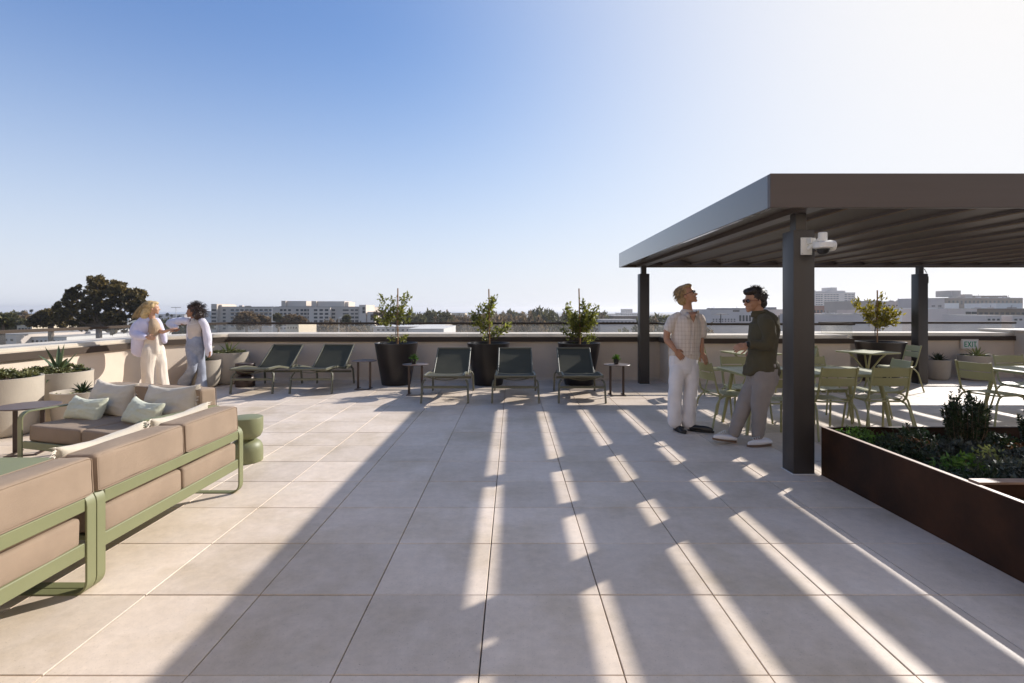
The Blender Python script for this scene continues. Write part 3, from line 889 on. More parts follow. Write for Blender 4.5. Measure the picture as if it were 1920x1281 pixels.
# ================================================================== dining chairs (sitter looks to +y)
def make_chair(label):
    t = thing('dining_chair', label, 'chair', (0,0,0), 0, 'green slatted metal dining chairs')
    G = M['chairgreen']
    # seat: six long curved slats running front to back
    prof = [(-0.205,0.462),(-0.12,0.448),(0.0,0.440),(0.12,0.444),(0.185,0.447),(0.215,0.436),(0.232,0.412)]
    for k in range(6):
        xc = -0.185 + 0.074*k
        sh = 1.0 if 0 < k < 5 else 0.94
        m = MB(); m.bar([Vector((xc, y*sh, z)) for y, z in prof], 0.064, 0.006); m.build('seat_slat', G, t)
    rim = [Vector((0.222*math.cos(a_)*(1.0), 0.205*math.sin(a_), 0.434)) for a_ in [2*PI*k/24 for k in range(24)]]
    rim = [Vector((max(-0.212, min(0.212, p.x*1.25)), max(-0.205, min(0.200, p.y*1.2)), p.z)) for p in rim]
    m = MB(); m.tube(rim, 0.0105, 8, closed=True); m.build('seat_frame', G, t)
    # two wide back slats, curved
    for (z0, z1, y0) in ((0.735, 0.838, -0.285), (0.625, 0.722, -0.262)):
        vs = []; fs = []; n_ = 9
        for dy in (0, 0.005):
            for (z, sh) in ((z0, 0.0), (z1, -0.022)):
                for i in range(n_):
                    x = -0.205 + 0.41*i/(n_-1)
                    vs.append((x, y0 + sh + dy - 0.035*(1-(x/0.205)**2), z))
        for i in range(n_-1):
            fs += [(i, i+1, n_+i+1, n_+i), (2*n_+i, 3*n_+i, 3*n_+i+1, 2*n_+i+1), (i, 2*n_+i, 2*n_+i+1, i+1), (n_+i, n_+i+1, 3*n_+i+1, 3*n_+i)]
        fs += [(0, n_, 3*n_, 2*n_), (n_-1, 3*n_-1, 4*n_-1, 2*n_-1)]
        m = MB(); m.add(vs, fs); m.build('back_slat', G, t)
    for s in (-1, 1):
        m = MB(); m.tube([(s*0.21,-0.318,0.85),(s*0.212,-0.288,0.74),(s*0.214,-0.255,0.60),(s*0.214,-0.222,0.48),(s*0.212,-0.175,0.435)], 0.0125, 8); m.build('back_post', G, t)
        m = MB(); m.tube([(s*0.205,-0.14,0.43),(s*0.222,-0.20,0.41),(s*0.235,-0.25,0.34),(s*0.262,-0.335,0.0)], 0.0125, 8); m.build('leg', G, t)
        m = MB(); m.tube([(s*0.19,0.13,0.43),(s*0.215,0.175,0.41),(s*0.228,0.20,0.34),(s*0.25,0.245,0.0)], 0.0125, 8); m.build('leg', G, t)
    return t
ch = make_chair('green slatted chair under the hand of the man in white')
cgrp = 'green slatted metal dining chairs'
NS = 0.0
chair_spots = [
    ((2.74, 6.62), R(-90)+R(8), None),
    ((3.19, 7.05), R(180), 'green chair facing the camera across the long table, behind the olive shirt'),
    ((4.24, 7.05), R(180), 'green chair facing the camera just right of the near column'),
    ((3.06, 6.10), R(0), 'green chair mostly hidden behind the man in grey trousers'),
    ((3.75, 6.22), R(2), 'green chair with back to camera, immediately right of near column'),
    ((4.40, 6.25), R(-3), 'green chair with back to camera, in front of the square cafe table'),
    ((4.88, 6.90), R(90)+R(-8), 'green chair turned sideways at the right end of long table'),
    ((5.85, 9.85), R(-68), 'green chair at the left side of the square cafe table'),
    ((7.22, 9.70), R(82), 'green chair at right of cafe table before the rightmost black planter'),
    ((6.18, 6.62), R(-80), 'green chair with its back to camera left of the rightmost table'),
    ((7.28, 7.25), R(180), 'green chair behind the rightmost table near the picture edge'),
    ((3.72, 9.35), R(-90), 'green chair behind the white shirted man beside the far wall'),
    ((4.95, 9.05), R(75), 'green chair at the rear left table behind the near column'),
]
for (xy, rz, lab) in chair_spots:
    if lab is None:
        ch.location = (*xy, 0); ch.rotation_euler = (0, 0, rz)
    else: dup(ch, (*xy, 0), rz, lab)

# ================================================================== dining tables
def slat_table(label, cx, cy, lx, ly, nsl, h=0.74, rz=0, splay=0.07):
    t = thing('dining_table', label, 'table', (cx, cy, 0), rz, 'green slatted metal tables')
    G = M['chairgreen']
    lp = rrect(lx, ly, 0.05, 4)
    m = MB(); m.sweep([Vector((x, y, h-0.016)) for x, y in lp], [(-0.018,-0.014),(0.018,-0.014),(0.018,0.012),(0.012,0.016),(-0.018,0.016)], closed=True)
    m.build('rim', G, t)
    wd = (lx-0.036)/nsl
    for k in range(nsl):
        x = -lx/2+0.018+wd*(k+0.5)
        m = MB(); m.box(x-wd/2+0.004, -ly/2+0.022, h-0.014, x+wd/2-0.004, ly/2-0.022, h-0.002); m.build('top_slat', G, t, bevel=0.002)
    for sx in (-1, 1):
        for sy in (-1, 1):
            m = MB(); m.tube([(sx*(lx/2-0.16), sy*(ly/2-0.14), h-0.03), (sx*(lx/2-0.075+splay*.3), sy*(ly/2-0.06), 0.0)], 0.024, 10, scales=[1.15, 0.8]); m.build('leg', G, t)
    m = MB()
    for sy in (-1, 1): m.box(-lx/2+0.12, sy*(ly/2-0.14)-0.012, h-0.055, lx/2-0.12, sy*(ly/2-0.14)+0.012, h-0.0145)
    m.build('apron', G, t, smooth=0)
    return t
slat_table('long green slatted dining table partly hidden by the near column', 3.70, 6.56, 1.86, 0.84, 16)
slat_table('green slatted dining table at the right edge behind the planter', 7.05, 6.62, 1.50, 0.84, 13)
def cafe_table(label, cx, cy, s, rz, h=0.74):
    t = thing('cafe_table', label, 'table', (cx, cy, 0), rz, 'green square cafe tables')
    G = M['chairgreen']
    lp = rrect(s, s, 0.05, 4)
    m = MB(); m.sweep([Vector((x, y, h-0.014)) for x, y in lp], [(-0.016,-0.012),(0.016,-0.012),(0.016,0.014),(-0.016,0.014)], closed=True); m.build('rim', G, t)
    n = 7; wd = (s-0.032)/n
    for k in range(n):
        x = -s/2+0.016+wd*(k+0.5)
        m = MB(); m.box(x-wd/2+0.004, -s/2+0.02, h-0.012, x+wd/2-0.004, s/2-0.02, h-0.002); m.build('top_slat', G, t, bevel=0.002)
    for k in range(4):
        a_ = R(45+90*k); c, s_ = math.cos(a_), math.sin(a_)
        m = MB(); m.tube([(c*0.30,s_*0.30,h-0.02),(c*0.20,s_*0.20,h-0.12),(c*0.07,s_*0.07,h-0.32),(c*0.05,s_*0.05,0.34),(c*0.12,s_*0.12,0.16),(c*0.33,s_*0.33,0.0)], 0.016, 8); m.build('leg', G, t)
    return t
cafe_table('square green cafe table standing before the rightmost black planter', 6.55, 9.50, 0.72, R(20))
cafe_table('square green cafe table behind the two talking men', 4.32, 9.35, 0.74, R(8))

# ================================================================== pots
def pot(label, loc, R_, rb, h, mt, lip=0.02, bowl=False, flat=False, soil=0.06, grp=None):
    t = thing('planter_pot', label, 'planter', loc, 0, grp)
    if bowl:
        prof = []
        for k in range(11):
            q = k/10; ang_ = q*PI/2
            prof.append((rb + (R_-rb)*math.sin(ang_)**0.75, h*0.80*(1-math.cos(ang_))))
        prof += [(R_, h*0.9), (R_+0.003, h)]
    else:
        prof = [(rb, 0.0), (rb+0.004, 0.006), (R_, h-0.01), (R_+0.002, h)]
    prof = [(0.01, 0.0)] + prof + [(R_-lip, h), (R_-lip-0.004, h-0.008), (R_-lip-0.02, h-soil-0.02), (0.01, h-soil-0.03)]
    m = MB(); m.lathe(prof, seg=56, cap=False); m.build('pot_wall', mt, t, smooth=40)
    vs = []; fs = []; n = 10
    m = MB(); m.lathe([(R_-lip-0.012, h-soil-0.005), ((R_-lip)*.6, h-soil+0.01), (0.01, h-soil+0.02)], seg=28, cap=False); m.build('soil', M['soil'], t)
    return t
BG = 'tall tapered bronze black planters with staked saplings'
for x, y, lab in ((-2.354, 10.43, 'tall tapered black planter between side table pair, leftmost of four'),
                  (-0.49, 10.43, 'tall tapered black planter behind the middle pair of loungers'),
                  (1.346, 10.43, 'tall tapered black planter behind the rightmost lounger')):
    pot(lab, (x, y, 0), 0.43, 0.285, 0.84, M['blackpot'], 0.03, grp=BG)
pot('wide tapered black planter behind the square cafe table at right', (7.75, 10.85, 0), 0.46, 0.31, 0.84, M['blackpot'], 0.03, grp=BG)
SG = 'sand coloured round planters'
pot('largest sand coloured round planter, cut by the left picture edge', (-6.25, 6.25, 0), 0.42, 0.33, 0.69, M['beigepot'], 0.03, True, grp=SG)
pot('sand round planter with a big agave against the left wall', (-6.33, 7.15, 0), 0.40, 0.31, 0.655, M['beigepot'], 0.03, True, grp=SG)
pot('small sand round planter tucked behind the facing sofa', (-5.61, 6.68, 0), 0.30, 0.22, 0.46, M['beigepot'], 0.03, True, grp=SG)
pot('sand round planter standing beside the dark haired woman', (-6.02, 10.05, 0), 0.29, 0.17, 0.53, M['beigepot'], 0.025, True, grp=SG)
pot('large sand bowl planter in the far left corner by the loungers', (-5.86, 10.58, 0), 0.40, 0.24, 0.64, M['beigepot'], 0.03, True, grp=SG)
pot('small round concrete pot beside the rear pergola column', (9.22, 11.15, 0), 0.22, 0.15, 0.43, M['beigepot'], 0.025, True, grp=SG)
pot('round concrete pot below the exit sign', (9.97, 11.08, 0), 0.31, 0.22, 0.53, M['beigepot'], 0.03, True, grp=SG)

# ================================================================== rusty steel raised planter
rp = thing('raised_planter', 'long weathered steel raised planter in the lower right corner', 'planter')
PX0, PX1, PYN, PYF, PH = 2.82, 8.2, 0.6, 4.70, 0.442
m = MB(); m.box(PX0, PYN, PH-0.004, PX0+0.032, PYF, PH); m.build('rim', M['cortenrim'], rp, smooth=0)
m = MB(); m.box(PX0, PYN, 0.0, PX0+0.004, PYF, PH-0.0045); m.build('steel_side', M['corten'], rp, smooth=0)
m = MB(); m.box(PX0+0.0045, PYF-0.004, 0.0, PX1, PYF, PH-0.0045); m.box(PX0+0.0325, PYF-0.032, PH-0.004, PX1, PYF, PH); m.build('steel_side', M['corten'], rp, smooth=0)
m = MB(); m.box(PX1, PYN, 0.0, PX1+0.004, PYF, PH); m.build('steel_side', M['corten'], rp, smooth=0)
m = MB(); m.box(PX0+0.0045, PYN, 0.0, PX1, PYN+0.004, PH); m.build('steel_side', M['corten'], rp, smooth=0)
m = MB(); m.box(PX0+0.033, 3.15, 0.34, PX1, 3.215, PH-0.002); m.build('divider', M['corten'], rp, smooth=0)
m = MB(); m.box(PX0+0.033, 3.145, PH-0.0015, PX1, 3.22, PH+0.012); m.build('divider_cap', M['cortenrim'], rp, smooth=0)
m = MB(); nx, ny = 60, 50; vs = []; fs = []
for j in range(ny+1):
    for i in range(nx+1):
        x = PX0+0.005+(PX1-PX0-0.01)*i/nx; y = PYN+0.005+(PYF-PYN-0.01)*j/ny
        vs.append((x, y, 0.30+0.05*noise.noise(Vector((x*3, y*3, 0)))))
fs = [(j*(nx+1)+i, j*(nx+1)+i+1, (j+1)*(nx+1)+i+1, (j+1)*(nx+1)+i) for j in range(ny) for i in range(nx)]
m.add(vs, fs).build('soil', M['soil'], rp)
ub = thing('outlet_box', 'grey weatherproof box on a post among the planter shrubs', 'box', (4.54, 4.44, 0))
m = MB(); m.box(-0.10, -0.06, 0.27, 0.12, 0.07, 0.475); m.build('box_body', M['steel'], ub, bevel=0.01, seg=2)
m = MB(); m.box(-0.105, -0.075, 0.27, 0.125, -0.061, 0.48); m.build('lid', M['white'], ub, bevel=0.006, seg=2)
m = MB(); m.box(-0.03, -0.03, 0.0, 0.03, 0.03, 0.269); m.build('post', M['steel'], ub)
# ================================================================== foliage
M['leaf'] = mat('citrus_leaf', (0.10,0.125,0.022), 0.42, var=0.35, scale=8, island=0.5, transl=0.5, col2=(0.30,0.30,0.05))
M['leafyellow'] = mat('yellowing_leaf', (0.13,0.13,0.02), 0.45, var=0.35, scale=8, island=0.5, transl=0.5, col2=(0.42,0.34,0.03))
M['succ'] = mat('succulent_green', (0.075,0.10,0.035), 0.5, var=0.3, scale=14, island=0.5, transl=0.15, col2=(0.28,0.27,0.10))
M['agave'] = mat('agave_leaf', (0.055,0.095,0.05), 0.42, var=0.25, scale=4, transl=0.1, col2=(0.13,0.17,0.07))
M['agavelight'] = mat('pale_agave_leaf', (0.17,0.22,0.05), 0.45, var=0.25, scale=5, transl=0.2, col2=(0.34,0.36,0.10))
M['darkleaf'] = mat('dark_shrub_leaf', (0.022,0.040,0.012), 0.5, var=0.4, scale=10, island=0.5, transl=0.25)
M['greyleaf'] = mat('grey_green_leaf', (0.06,0.07,0.05), 0.6, var=0.35, scale=10, island=0.45, transl=0.2)
M['dryleaf'] = mat('dry_leaf', (0.16,0.075,0.025), 0.7, var=0.4, scale=10, island=0.5, transl=0.3)
M['brightleaf'] = mat('bright_green_leaf', (0.10,0.20,0.025), 0.5, var=0.3, scale=10, island=0.4, transl=0.35)
M['bark'] = mat('bark', (0.13,0.09,0.06), 0.85, var=0.3, scale=25, bump=0.4, stretch=(1,1,.2))
M['palebark'] = mat('pale_bark', (0.34,0.28,0.21), 0.85, var=0.3, scale=2, bump=0.4)
M['stake'] = mat('bamboo_stake', (0.33,0.17,0.065), 0.6, var=0.25, scale=30, stretch=(1,1,.1))
M['crown1'] = mat('fig_crown', (0.075,0.060,0.018), 0.6, var=0.4, scale=0.4, island=0.6, transl=0.4, col2=(0.24,0.17,0.05))
M['crown2'] = mat('brown_green_crown', (0.14,0.10,0.05), 0.7, var=0.4, scale=0.2, island=0.5, transl=0.35, col2=(0.30,0.20,0.10))
M['crown3'] = mat('green_crown', (0.085,0.09,0.035), 0.65, var=0.4, scale=0.2, island=0.5, transl=0.35, col2=(0.18,0.16,0.06))
M['palm'] = mat('palm_frond', (0.05,0.05,0.025), 0.6, var=0.3, scale=0.4, island=0.4, transl=0.2)

def leaf_cloud(name, base, dirs, length, width, mt, rng, fold=0.25, curl=0.2):
    """one mesh of folded leaves; base (n,3) leaf origins, dirs (n,3) unit directions"""
    n = len(base)
    L_ = length*rng.uniform(0.65, 1.2, n)[:, None]; W_ = width*rng.uniform(0.7, 1.15, n)[:, None]
    rv = rng.normal(size=(n, 3)); s = np.cross(dirs, rv); s /= np.linalg.norm(s, axis=1)[:, None] + 1e-9
    nn = np.cross(s, dirs)
    b = base; m1 = base + dirs*L_*0.45
    tip = base + dirs*L_ - nn*L_*curl
    l = m1 + s*W_/2 + nn*W_*fold; r = m1 - s*W_/2 + nn*W_*fold
    v = np.stack([b, l, tip, r, m1], axis=1).reshape(-1, 3)
    k = np.arange(n)[:, None]*5
    f = np.concatenate([k + np.array([[0, 4, 1]]), k + np.array([[4, 2, 1]]), k + np.array([[0, 3, 4]]), k + np.array([[3, 2, 4]])], axis=1).reshape(-1, 3)
    return npmesh(name, v, f, mt)

def rand_unit(rng, n, zbias=0.0):
    d = rng.normal(size=(n, 3)); d[:, 2] += zbias
    return d/np.linalg.norm(d, axis=1)[:, None]

# ---------------------------------------------------------------- staked saplings in the black planters
def sapling(label, loc, stake_top, branches, seed, nleaf, mt, lsize=0.076, lean=0.0):
    """branches: list of (start height, dx, dz) ends relative to the trunk, in metres above the soil"""
    rng = np.random.default_rng(seed)
    t = thing('sapling_tree', label, 'tree', loc, 0, 'staked saplings in black planters')
    m = MB(); m.tube([(0.03, 0.0, -0.1), (0.03+lean, 0.0, stake_top)], 0.013, 8); m.build('stake', M['stake'], t)
    m = MB(); pts = []
    trunk = [(0.0, 0.01, -0.05), (-0.012, 0.01, 0.25), (0.008, 0.0, 0.5), (0.0, 0.01, 0.75), (0.01, 0.0, stake_top*0.82)]
    m.tube(trunk, 0.011, 6, scales=[1.1,1,.8,.6,.3])
    bases, dirs = [], []
    for (h0, dx, dz) in branches:
        dy = rng.uniform(-0.22, 0.22)
        p0 = Vector((0, 0, h0)); p3 = Vector((dx, dy, h0+dz))
        p1 = p0 + Vector((dx*0.4, dy*0.4, dz*0.25)); p2 = p0 + Vector((dx*0.8, dy*0.8, dz*0.65))
        m.tube([p0, p1, p2, p3], 0.0045, 5, scales=[1.2, .9, .6, .3])
        chain = [p0, p1, p2, p3]
        k = max(8, int(nleaf*( (p3-p0).length)))
        for _ in range(k):
            q = rng.uniform(0.25, 1.0)*3; i = min(2, int(q)); fr = q-i
            p = chain[i].lerp(chain[i+1], fr); d = (chain[i+1]-chain[i]).normalized()
            # short side twigs
            off = Vector(rng.normal(size=3))*0.032
            bases.append(p + off); dd = d*0.6 + Vector(rng.normal(size=3))*0.75 + Vector((0,0,0.25)); dirs.append(dd.normalized())
    m.build('trunk', M['bark'], t)
    me = leaf_cloud('foliage', np.array([list(b) for b in bases]), np.array([list(d) for d in dirs]), lsize, lsize*0.5, mt, rng)
    tag(link('foliage', me, None, t), kind='stuff')
    return t
# heights are above the soil at z = 0.80
sapling('thin staked sapling in the leftmost black planter, sparse open crown', (-2.354, 10.43, 0.80), 1.145,
        [(0.35,-0.44,0.20),(0.45,-0.30,0.30),(0.5,-0.33,0.50),(0.45,-0.16,0.28),(0.5,0.15,0.25),(0.45,0.28,0.25),(0.55,0.27,0.48),(0.6,0.10,0.40),(0.55,-0.08,0.42),(0.05,0.24,0.13),(0.4,0.24,0.12),(0.6,-0.05,0.15),(0.4,0.1,0.35),(0.4,-0.22,0.12),(0.08,-0.12,0.08)], 1, 130, M['leaf'])
sapling('staked sapling in the middle black planter, low branch to the right', (-0.49, 10.43, 0.80), 1.13,
        [(0.2,-0.28,0.42),(0.3,-0.33,0.35),(0.25,-0.20,0.50),(0.35,-0.10,0.45),(0.45,0.08,0.45),(0.6,0.10,0.33),(0.65,0.07,0.22),(0.05,-0.14,0.30),(0.15,0.35,0.22),(0.15,0.44,0.26),(0.12,0.2,0.2),(0.5,-0.06,0.3),(0.3,0.0,0.3),(0.1,0.05,0.3),(0.35,-0.30,0.1),(0.75,0.1,0.2)], 2, 140, M['leaf'], lean=-0.02)
sapling('staked sapling in the third black planter, full round crown', (1.346, 10.43, 0.80), 1.14,
        [(0.1,-0.34,0.20),(0.15,-0.20,0.35),(0.2,-0.25,0.55),(0.3,-0.22,0.50),(0.3,0.08,0.58),(0.3,0.20,0.50),(0.3,0.35,0.45),(0.25,0.38,0.33),(0.2,0.28,0.25),(0.2,0.1,0.3),(0.1,0.05,0.35),(0.1,-0.1,0.3),(0.35,0.30,0.30),(0.15,-0.1,0.5),(0.3,0.15,0.3),(0.3,-0.05,0.3),(0.2,0.2,0.45),(0.05,0.3,0.12),(0.3,-0.15,0.2)], 3, 190, M['leaf'], lean=-0.03)
sapling('staked citrus sapling with yellowing leaves in the rightmost black planter', (7.66, 10.85, 0.80), 1.12,
        [(0.45,-0.30,0.45),(0.45,-0.30,0.25),(0.45,-0.15,0.45),(0.5,0.12,0.48),(0.5,0.05,0.35),(0.4,0.30,0.35),(0.4,0.48,0.25),(0.35,0.45,0.10),(0.4,0.32,0.10),(0.35,0.15,0.05),(0.35,-0.12,0.08),(0.4,0.2,0.25),(0.4,-0.2,0.12),(0.4,0.05,0.2),(0.45,0.35,0.2),(0.4,0.4,0.3)], 4, 150, M['leafyellow'], 0.085)

# tiny potted plants on two side tables
def tabletop_plant(label, loc, seed):
    rng = np.random.default_rng(seed)
    t = thing('potted_plant', label, 'plant', loc, 0, 'tiny potted plants on side tables')
    m = MB(); m.lathe([(0.01,0),(0.038,0),(0.05,0.09),(0.046,0.092),(0.044,0.08),(0.01,0.08)], seg=20, cap=False); m.build('pot', M['blackpot'], t)
    d = rand_unit(rng, 130, 0.9); b = np.array([0,0,0.09]) + d*rng.uniform(0.0,0.055,130)[:,None]
    tag(link('foliage', leaf_cloud('foliage', b, d, 0.055, 0.018, M['brightleaf'], rng), None, t), kind='stuff')
tabletop_plant('tiny green plant in dark pot on table before leftmost black planter', (-1.76, 9.18, 0.5405), 11)
tabletop_plant('tiny green plant in dark pot on table right of the loungers', (1.85, 9.17, 0.5405), 12)

# ---------------------------------------------------------------- succulents in the round pots
def agave(label, loc, n, L_, W_, mt, seed, up=0.55, spread=(0.15, 1.15), grp='agaves in round planters', curl=0.35):
    rng = random.Random(seed)
    t = thing('agave_plant', label, 'plant', loc, 0, grp)
    for k in range(n):
        a_ = 2.399963*k + rng.uniform(-.2,.2); q = k/(n-1) if n > 1 else 0
        el = R(90) - (spread[0] + (spread[1]-spread[0])*q)      # inner leaves upright
        l = L_*rng.uniform(0.8, 1.08)*(0.8+0.25*q)
        d = Vector((math.cos(a_)*math.cos(el), math.sin(a_)*math.cos(el), math.sin(el)))
        side = Vector((-math.sin(a_), math.cos(a_), 0))
        upv = side.cross(d)*-1
        vs = []; fs = []; ns = 6
        c = curl*rng.uniform(0.3, 1.3)*q
        for i in range(ns+1):
            s = i/ns
            p = d*(l*s) - Vector((0,0,1))*(c*l*s*s) 
            wd = W_*(0.55 + 1.1*s - 1.65*s*s) if i < ns else 0.002
            th = 0.012*(1-s)+0.001
            nrm = upv
            vs += [p - side*wd/2 + nrm*wd*0.16, p - nrm*th*0.3, p + side*wd/2 + nrm*wd*0.16, p - nrm*(th+wd*0.06)]
        for i in range(ns):
            for j in range(4):
                j2 = (j+1) % 4
                fs.append((i*4+j, i*4+j2, (i+1)*4+j2, (i+1)*4+j))
        m = MB(); m.add(vs, fs); m.build('leaf', mt, t, smooth=60)
    return t
def groundcover(label, loc, r, n, mt, seed, size=0.035, hgt=0.06, grp='low succulents in round planters', cat='plant'):
    rng = np.random.default_rng(seed)
    t = thing('succulent_cluster', label, cat, loc, 0, grp)
    nr = max(8, n//14)
    ang_ = rng.uniform(0, 2*PI, nr); rr = r*np.sqrt(rng.uniform(0, 1, nr))
    zc_ = hgt*rng.uniform(0.2, 1.0, nr)*(1.05-(rr/r)**2*0.5)
    B = []; D = []
    for i in range(nr):
        k = 14
        th = np.linspace(0, 2*PI*2, k, endpoint=False) + rng.uniform(0, 6); el = np.linspace(0.15, 1.1, k)
        d = np.stack([np.cos(th)*np.cos(el), np.sin(th)*np.cos(el), np.sin(el)], 1)
        c = np.array([rr[i]*math.cos(ang_[i]), rr[i]*math.sin(ang_[i]), zc_[i]])
        B.append(np.repeat(c[None], k, 0)); D.append(d)
    me = leaf_cloud('foliage', np.concatenate(B), np.concatenate(D), size, size*0.5, mt, rng, 0.15, 0.0)
    tag(link('foliage', me, None, t), kind='stuff')
    # stems
    m = MB()
    for i in range(0, nr, 2):
        m.tube([(rr[i]*math.cos(ang_[i])*.9, rr[i]*math.sin(ang_[i])*.9, -0.04), (rr[i]*math.cos(ang_[i]), rr[i]*math.sin(ang_[i]), zc_[i])], 0.004, 4)
    m.build('stems', M['bark'], t)
    return t
groundcover('yellow green succulents filling the largest sand planter', (-6.25, 6.25, 0.65), 0.37, 1700, M['succ'], 21, 0.055, 0.10)
agave('spiky green agave rosette in the largest sand planter', (-6.30, 6.05, 0.66), 26, 0.20, 0.045, M['agave'], 22)
agave('second small spiky rosette toward the left edge of largest planter', (-6.42, 6.32, 0.66), 22, 0.17, 0.04, M['agavelight'], 23)
groundcover('yellow green succulents around the big agave by the left wall', (-6.33, 7.15, 0.62), 0.36, 1500, M['succ'], 24, 0.05, 0.11)
agave('big agave with curling blue green leaves against the left wall', (-6.28, 7.12, 0.62), 11, 0.50, 0.085, M['agave'], 25, spread=(0.2, 1.35), curl=0.45)
agave('dark spiky rosette in the small planter behind the facing sofa', (-5.58, 6.68, 0.44), 18, 0.20, 0.035, M['darkleaf'], 26)
groundcover('pale gravel coloured succulents in the small planter', (-5.61, 6.68, 0.42), 0.25, 300, M['succ'], 27, 0.035, 0.03)
agave('green agave in the planter beside the dark haired woman', (-6.02, 10.05, 0.50), 14, 0.24, 0.05, M['agave'], 28)
groundcover('golden succulents and pebbles in the far left corner bowl', (-5.86, 10.58, 0.60), 0.35, 1100, M['succ'], 29, 0.045, 0.08)
agave('slender bright agave in the far left corner bowl', (-5.80, 10.53, 0.60), 9, 0.40, 0.055, M['agavelight'], 30, spread=(0.25, 1.2))
agave('dark round agave in the small concrete pot by the rear column', (9.22, 11.15, 0.40), 34, 0.24, 0.04, M['darkleaf'], 31, spread=(0.1, 1.25), curl=0.1)
agave('bright yellow green agave in the pot below exit sign', (9.97, 11.05, 0.50), 16, 0.33, 0.055, M['agavelight'], 32, spread=(0.3, 1.35))
groundcover('low pale succulents around agave below exit sign', (9.97, 11.08, 0.50), 0.26, 350, M['succ'], 33, 0.04, 0.03)

# ---------------------------------------------------------------- shrubs in the raised planter
def spire_shrub(label, loc, n, h, r, mt, seed):
    rng = np.random.default_rng(seed)
    t = thing('rosemary_shrub', label, 'shrub', loc)
    B = []; D = []; m = MB()
    for k in range(n):
        a_ = rng.uniform(0, 2*PI); q = math.sqrt(rng.uniform(0, 1))
        base = Vector((math.cos(a_)*q*r*0.45, math.sin(a_)*q*r*0.45, 0)); top = Vector((math.cos(a_)*q*r, math.sin(a_)*q*r, h*rng.uniform(0.6, 1.0)*(1-0.25*q)))
        mid = (base+top)/2 + Vector((math.cos(a_), math.sin(a_), 0))*r*0.12
        m.tube([base, mid, top], 0.005, 4, scales=[1,.7,.3])
        kk = 150
        s = rng.uniform(0.08, 1, kk)[:, None]
        b0, m0, t0 = np.array(base), np.array(mid), np.array(top)
        p = (1-s)**2*b0 + 2*s*(1-s)*m0 + s*s*t0
        ax = (t0-b0)/np.linalg.norm(t0-b0)
        d = rng.normal(size=(kk, 3))*0.6 + ax*0.8; d /= np.linalg.norm(d, axis=1)[:, None]
        B.append(p); D.append(d)
    m.build('stems', M['bark'], t)
    tag(link('foliage', leaf_cloud('foliage', np.concatenate(B), np.concatenate(D), 0.034, 0.011, mt, rng, 0.1, 0.1), None, t), kind='stuff')
    return t
spire_shrub('upright dark rosemary like shrub rising above the planter back edge', (3.72, 4.22, 0.32), 60, 0.60, 0.15, M['darkleaf'], 41)
spire_shrub('feathery dark shrub at right edge of the raised planter', (4.34, 4.12, 0.32), 70, 0.42, 0.22, M['darkleaf'], 42)
spire_shrub('second feathery dark shrub beyond the right edge of planter', (4.85, 3.9, 0.32), 60, 0.42, 0.30, M['darkleaf'], 43)
def bushy(label, loc, r, h, n, size, mt, seed, wr=0.45):
    rng = np.random.default_rng(seed)
    t = thing('low_shrub', label, 'shrub', loc)
    a_ = rng.uniform(0, 2*PI, n); q = np.sqrt(rng.uniform(0, 1, n)); z = rng.uniform(0.15, 1, n)
    lump = 1 + 0.35*np.sin(a_*3+seed) + 0.2*np.sin(a_*7+seed*2)
    B = np.stack([np.cos(a_)*q*r*lump, np.sin(a_)*q*r*lump, h*z*(1-0.55*q*q)], 1)
    keep = (B[:,0] + loc[0] > 2.88) & (B[:,1] + loc[1] < 4.63) & (np.abs(B[:,1] + loc[1] - 3.18) > 0.07)
    B = B[keep]; n = len(B)
    d = rand_unit(rng, n, 0.7); d[:,0] = np.where(B[:,0] + loc[0] < 2.93, np.abs(d[:,0]), d[:,0])
    m = MB()
    for k in range(14):
        i = rng.integers(n); m.tube([(0,0,-0.03), tuple(B[i]*0.5), tuple(B[i])], 0.004, 4)
    m.build('stems', M['bark'], t)
    tag(link('foliage', leaf_cloud('foliage', B, d, size, size*wr, mt, rng, 0.2, 0.2), None, t), kind='stuff')
    return t
bushy('small bright green herb near the planter far left corner', (3.02, 4.52, 0.32), 0.20, 0.16, 900, 0.035, M['brightleaf'], 51)
bushy('bright green leafy clump near the middle of the planter edge', (3.24, 3.70, 0.30), 0.13, 0.17, 380, 0.05, M['brightleaf'], 52)
bushy('sprig of pale yellow green flowers among dark shrubs', (3.55, 3.85, 0.30), 0.10, 0.20, 260, 0.035, M['agavelight'], 53)
bushy('rusty dry leaved clump in the planter centre left', (3.35, 4.30, 0.30), 0.22, 0.13, 420, 0.05, M['dryleaf'], 54)
bushy('rusty dry leaved clump between grey leaved shrubs', (3.72, 3.45, 0.30), 0.18, 0.13, 300, 0.05, M['dryleaf'], 55)
bushy('rusty dry leaved clump below feathery shrub at right', (4.15, 4.15, 0.30), 0.25, 0.13, 400, 0.05, M['dryleaf'], 59)
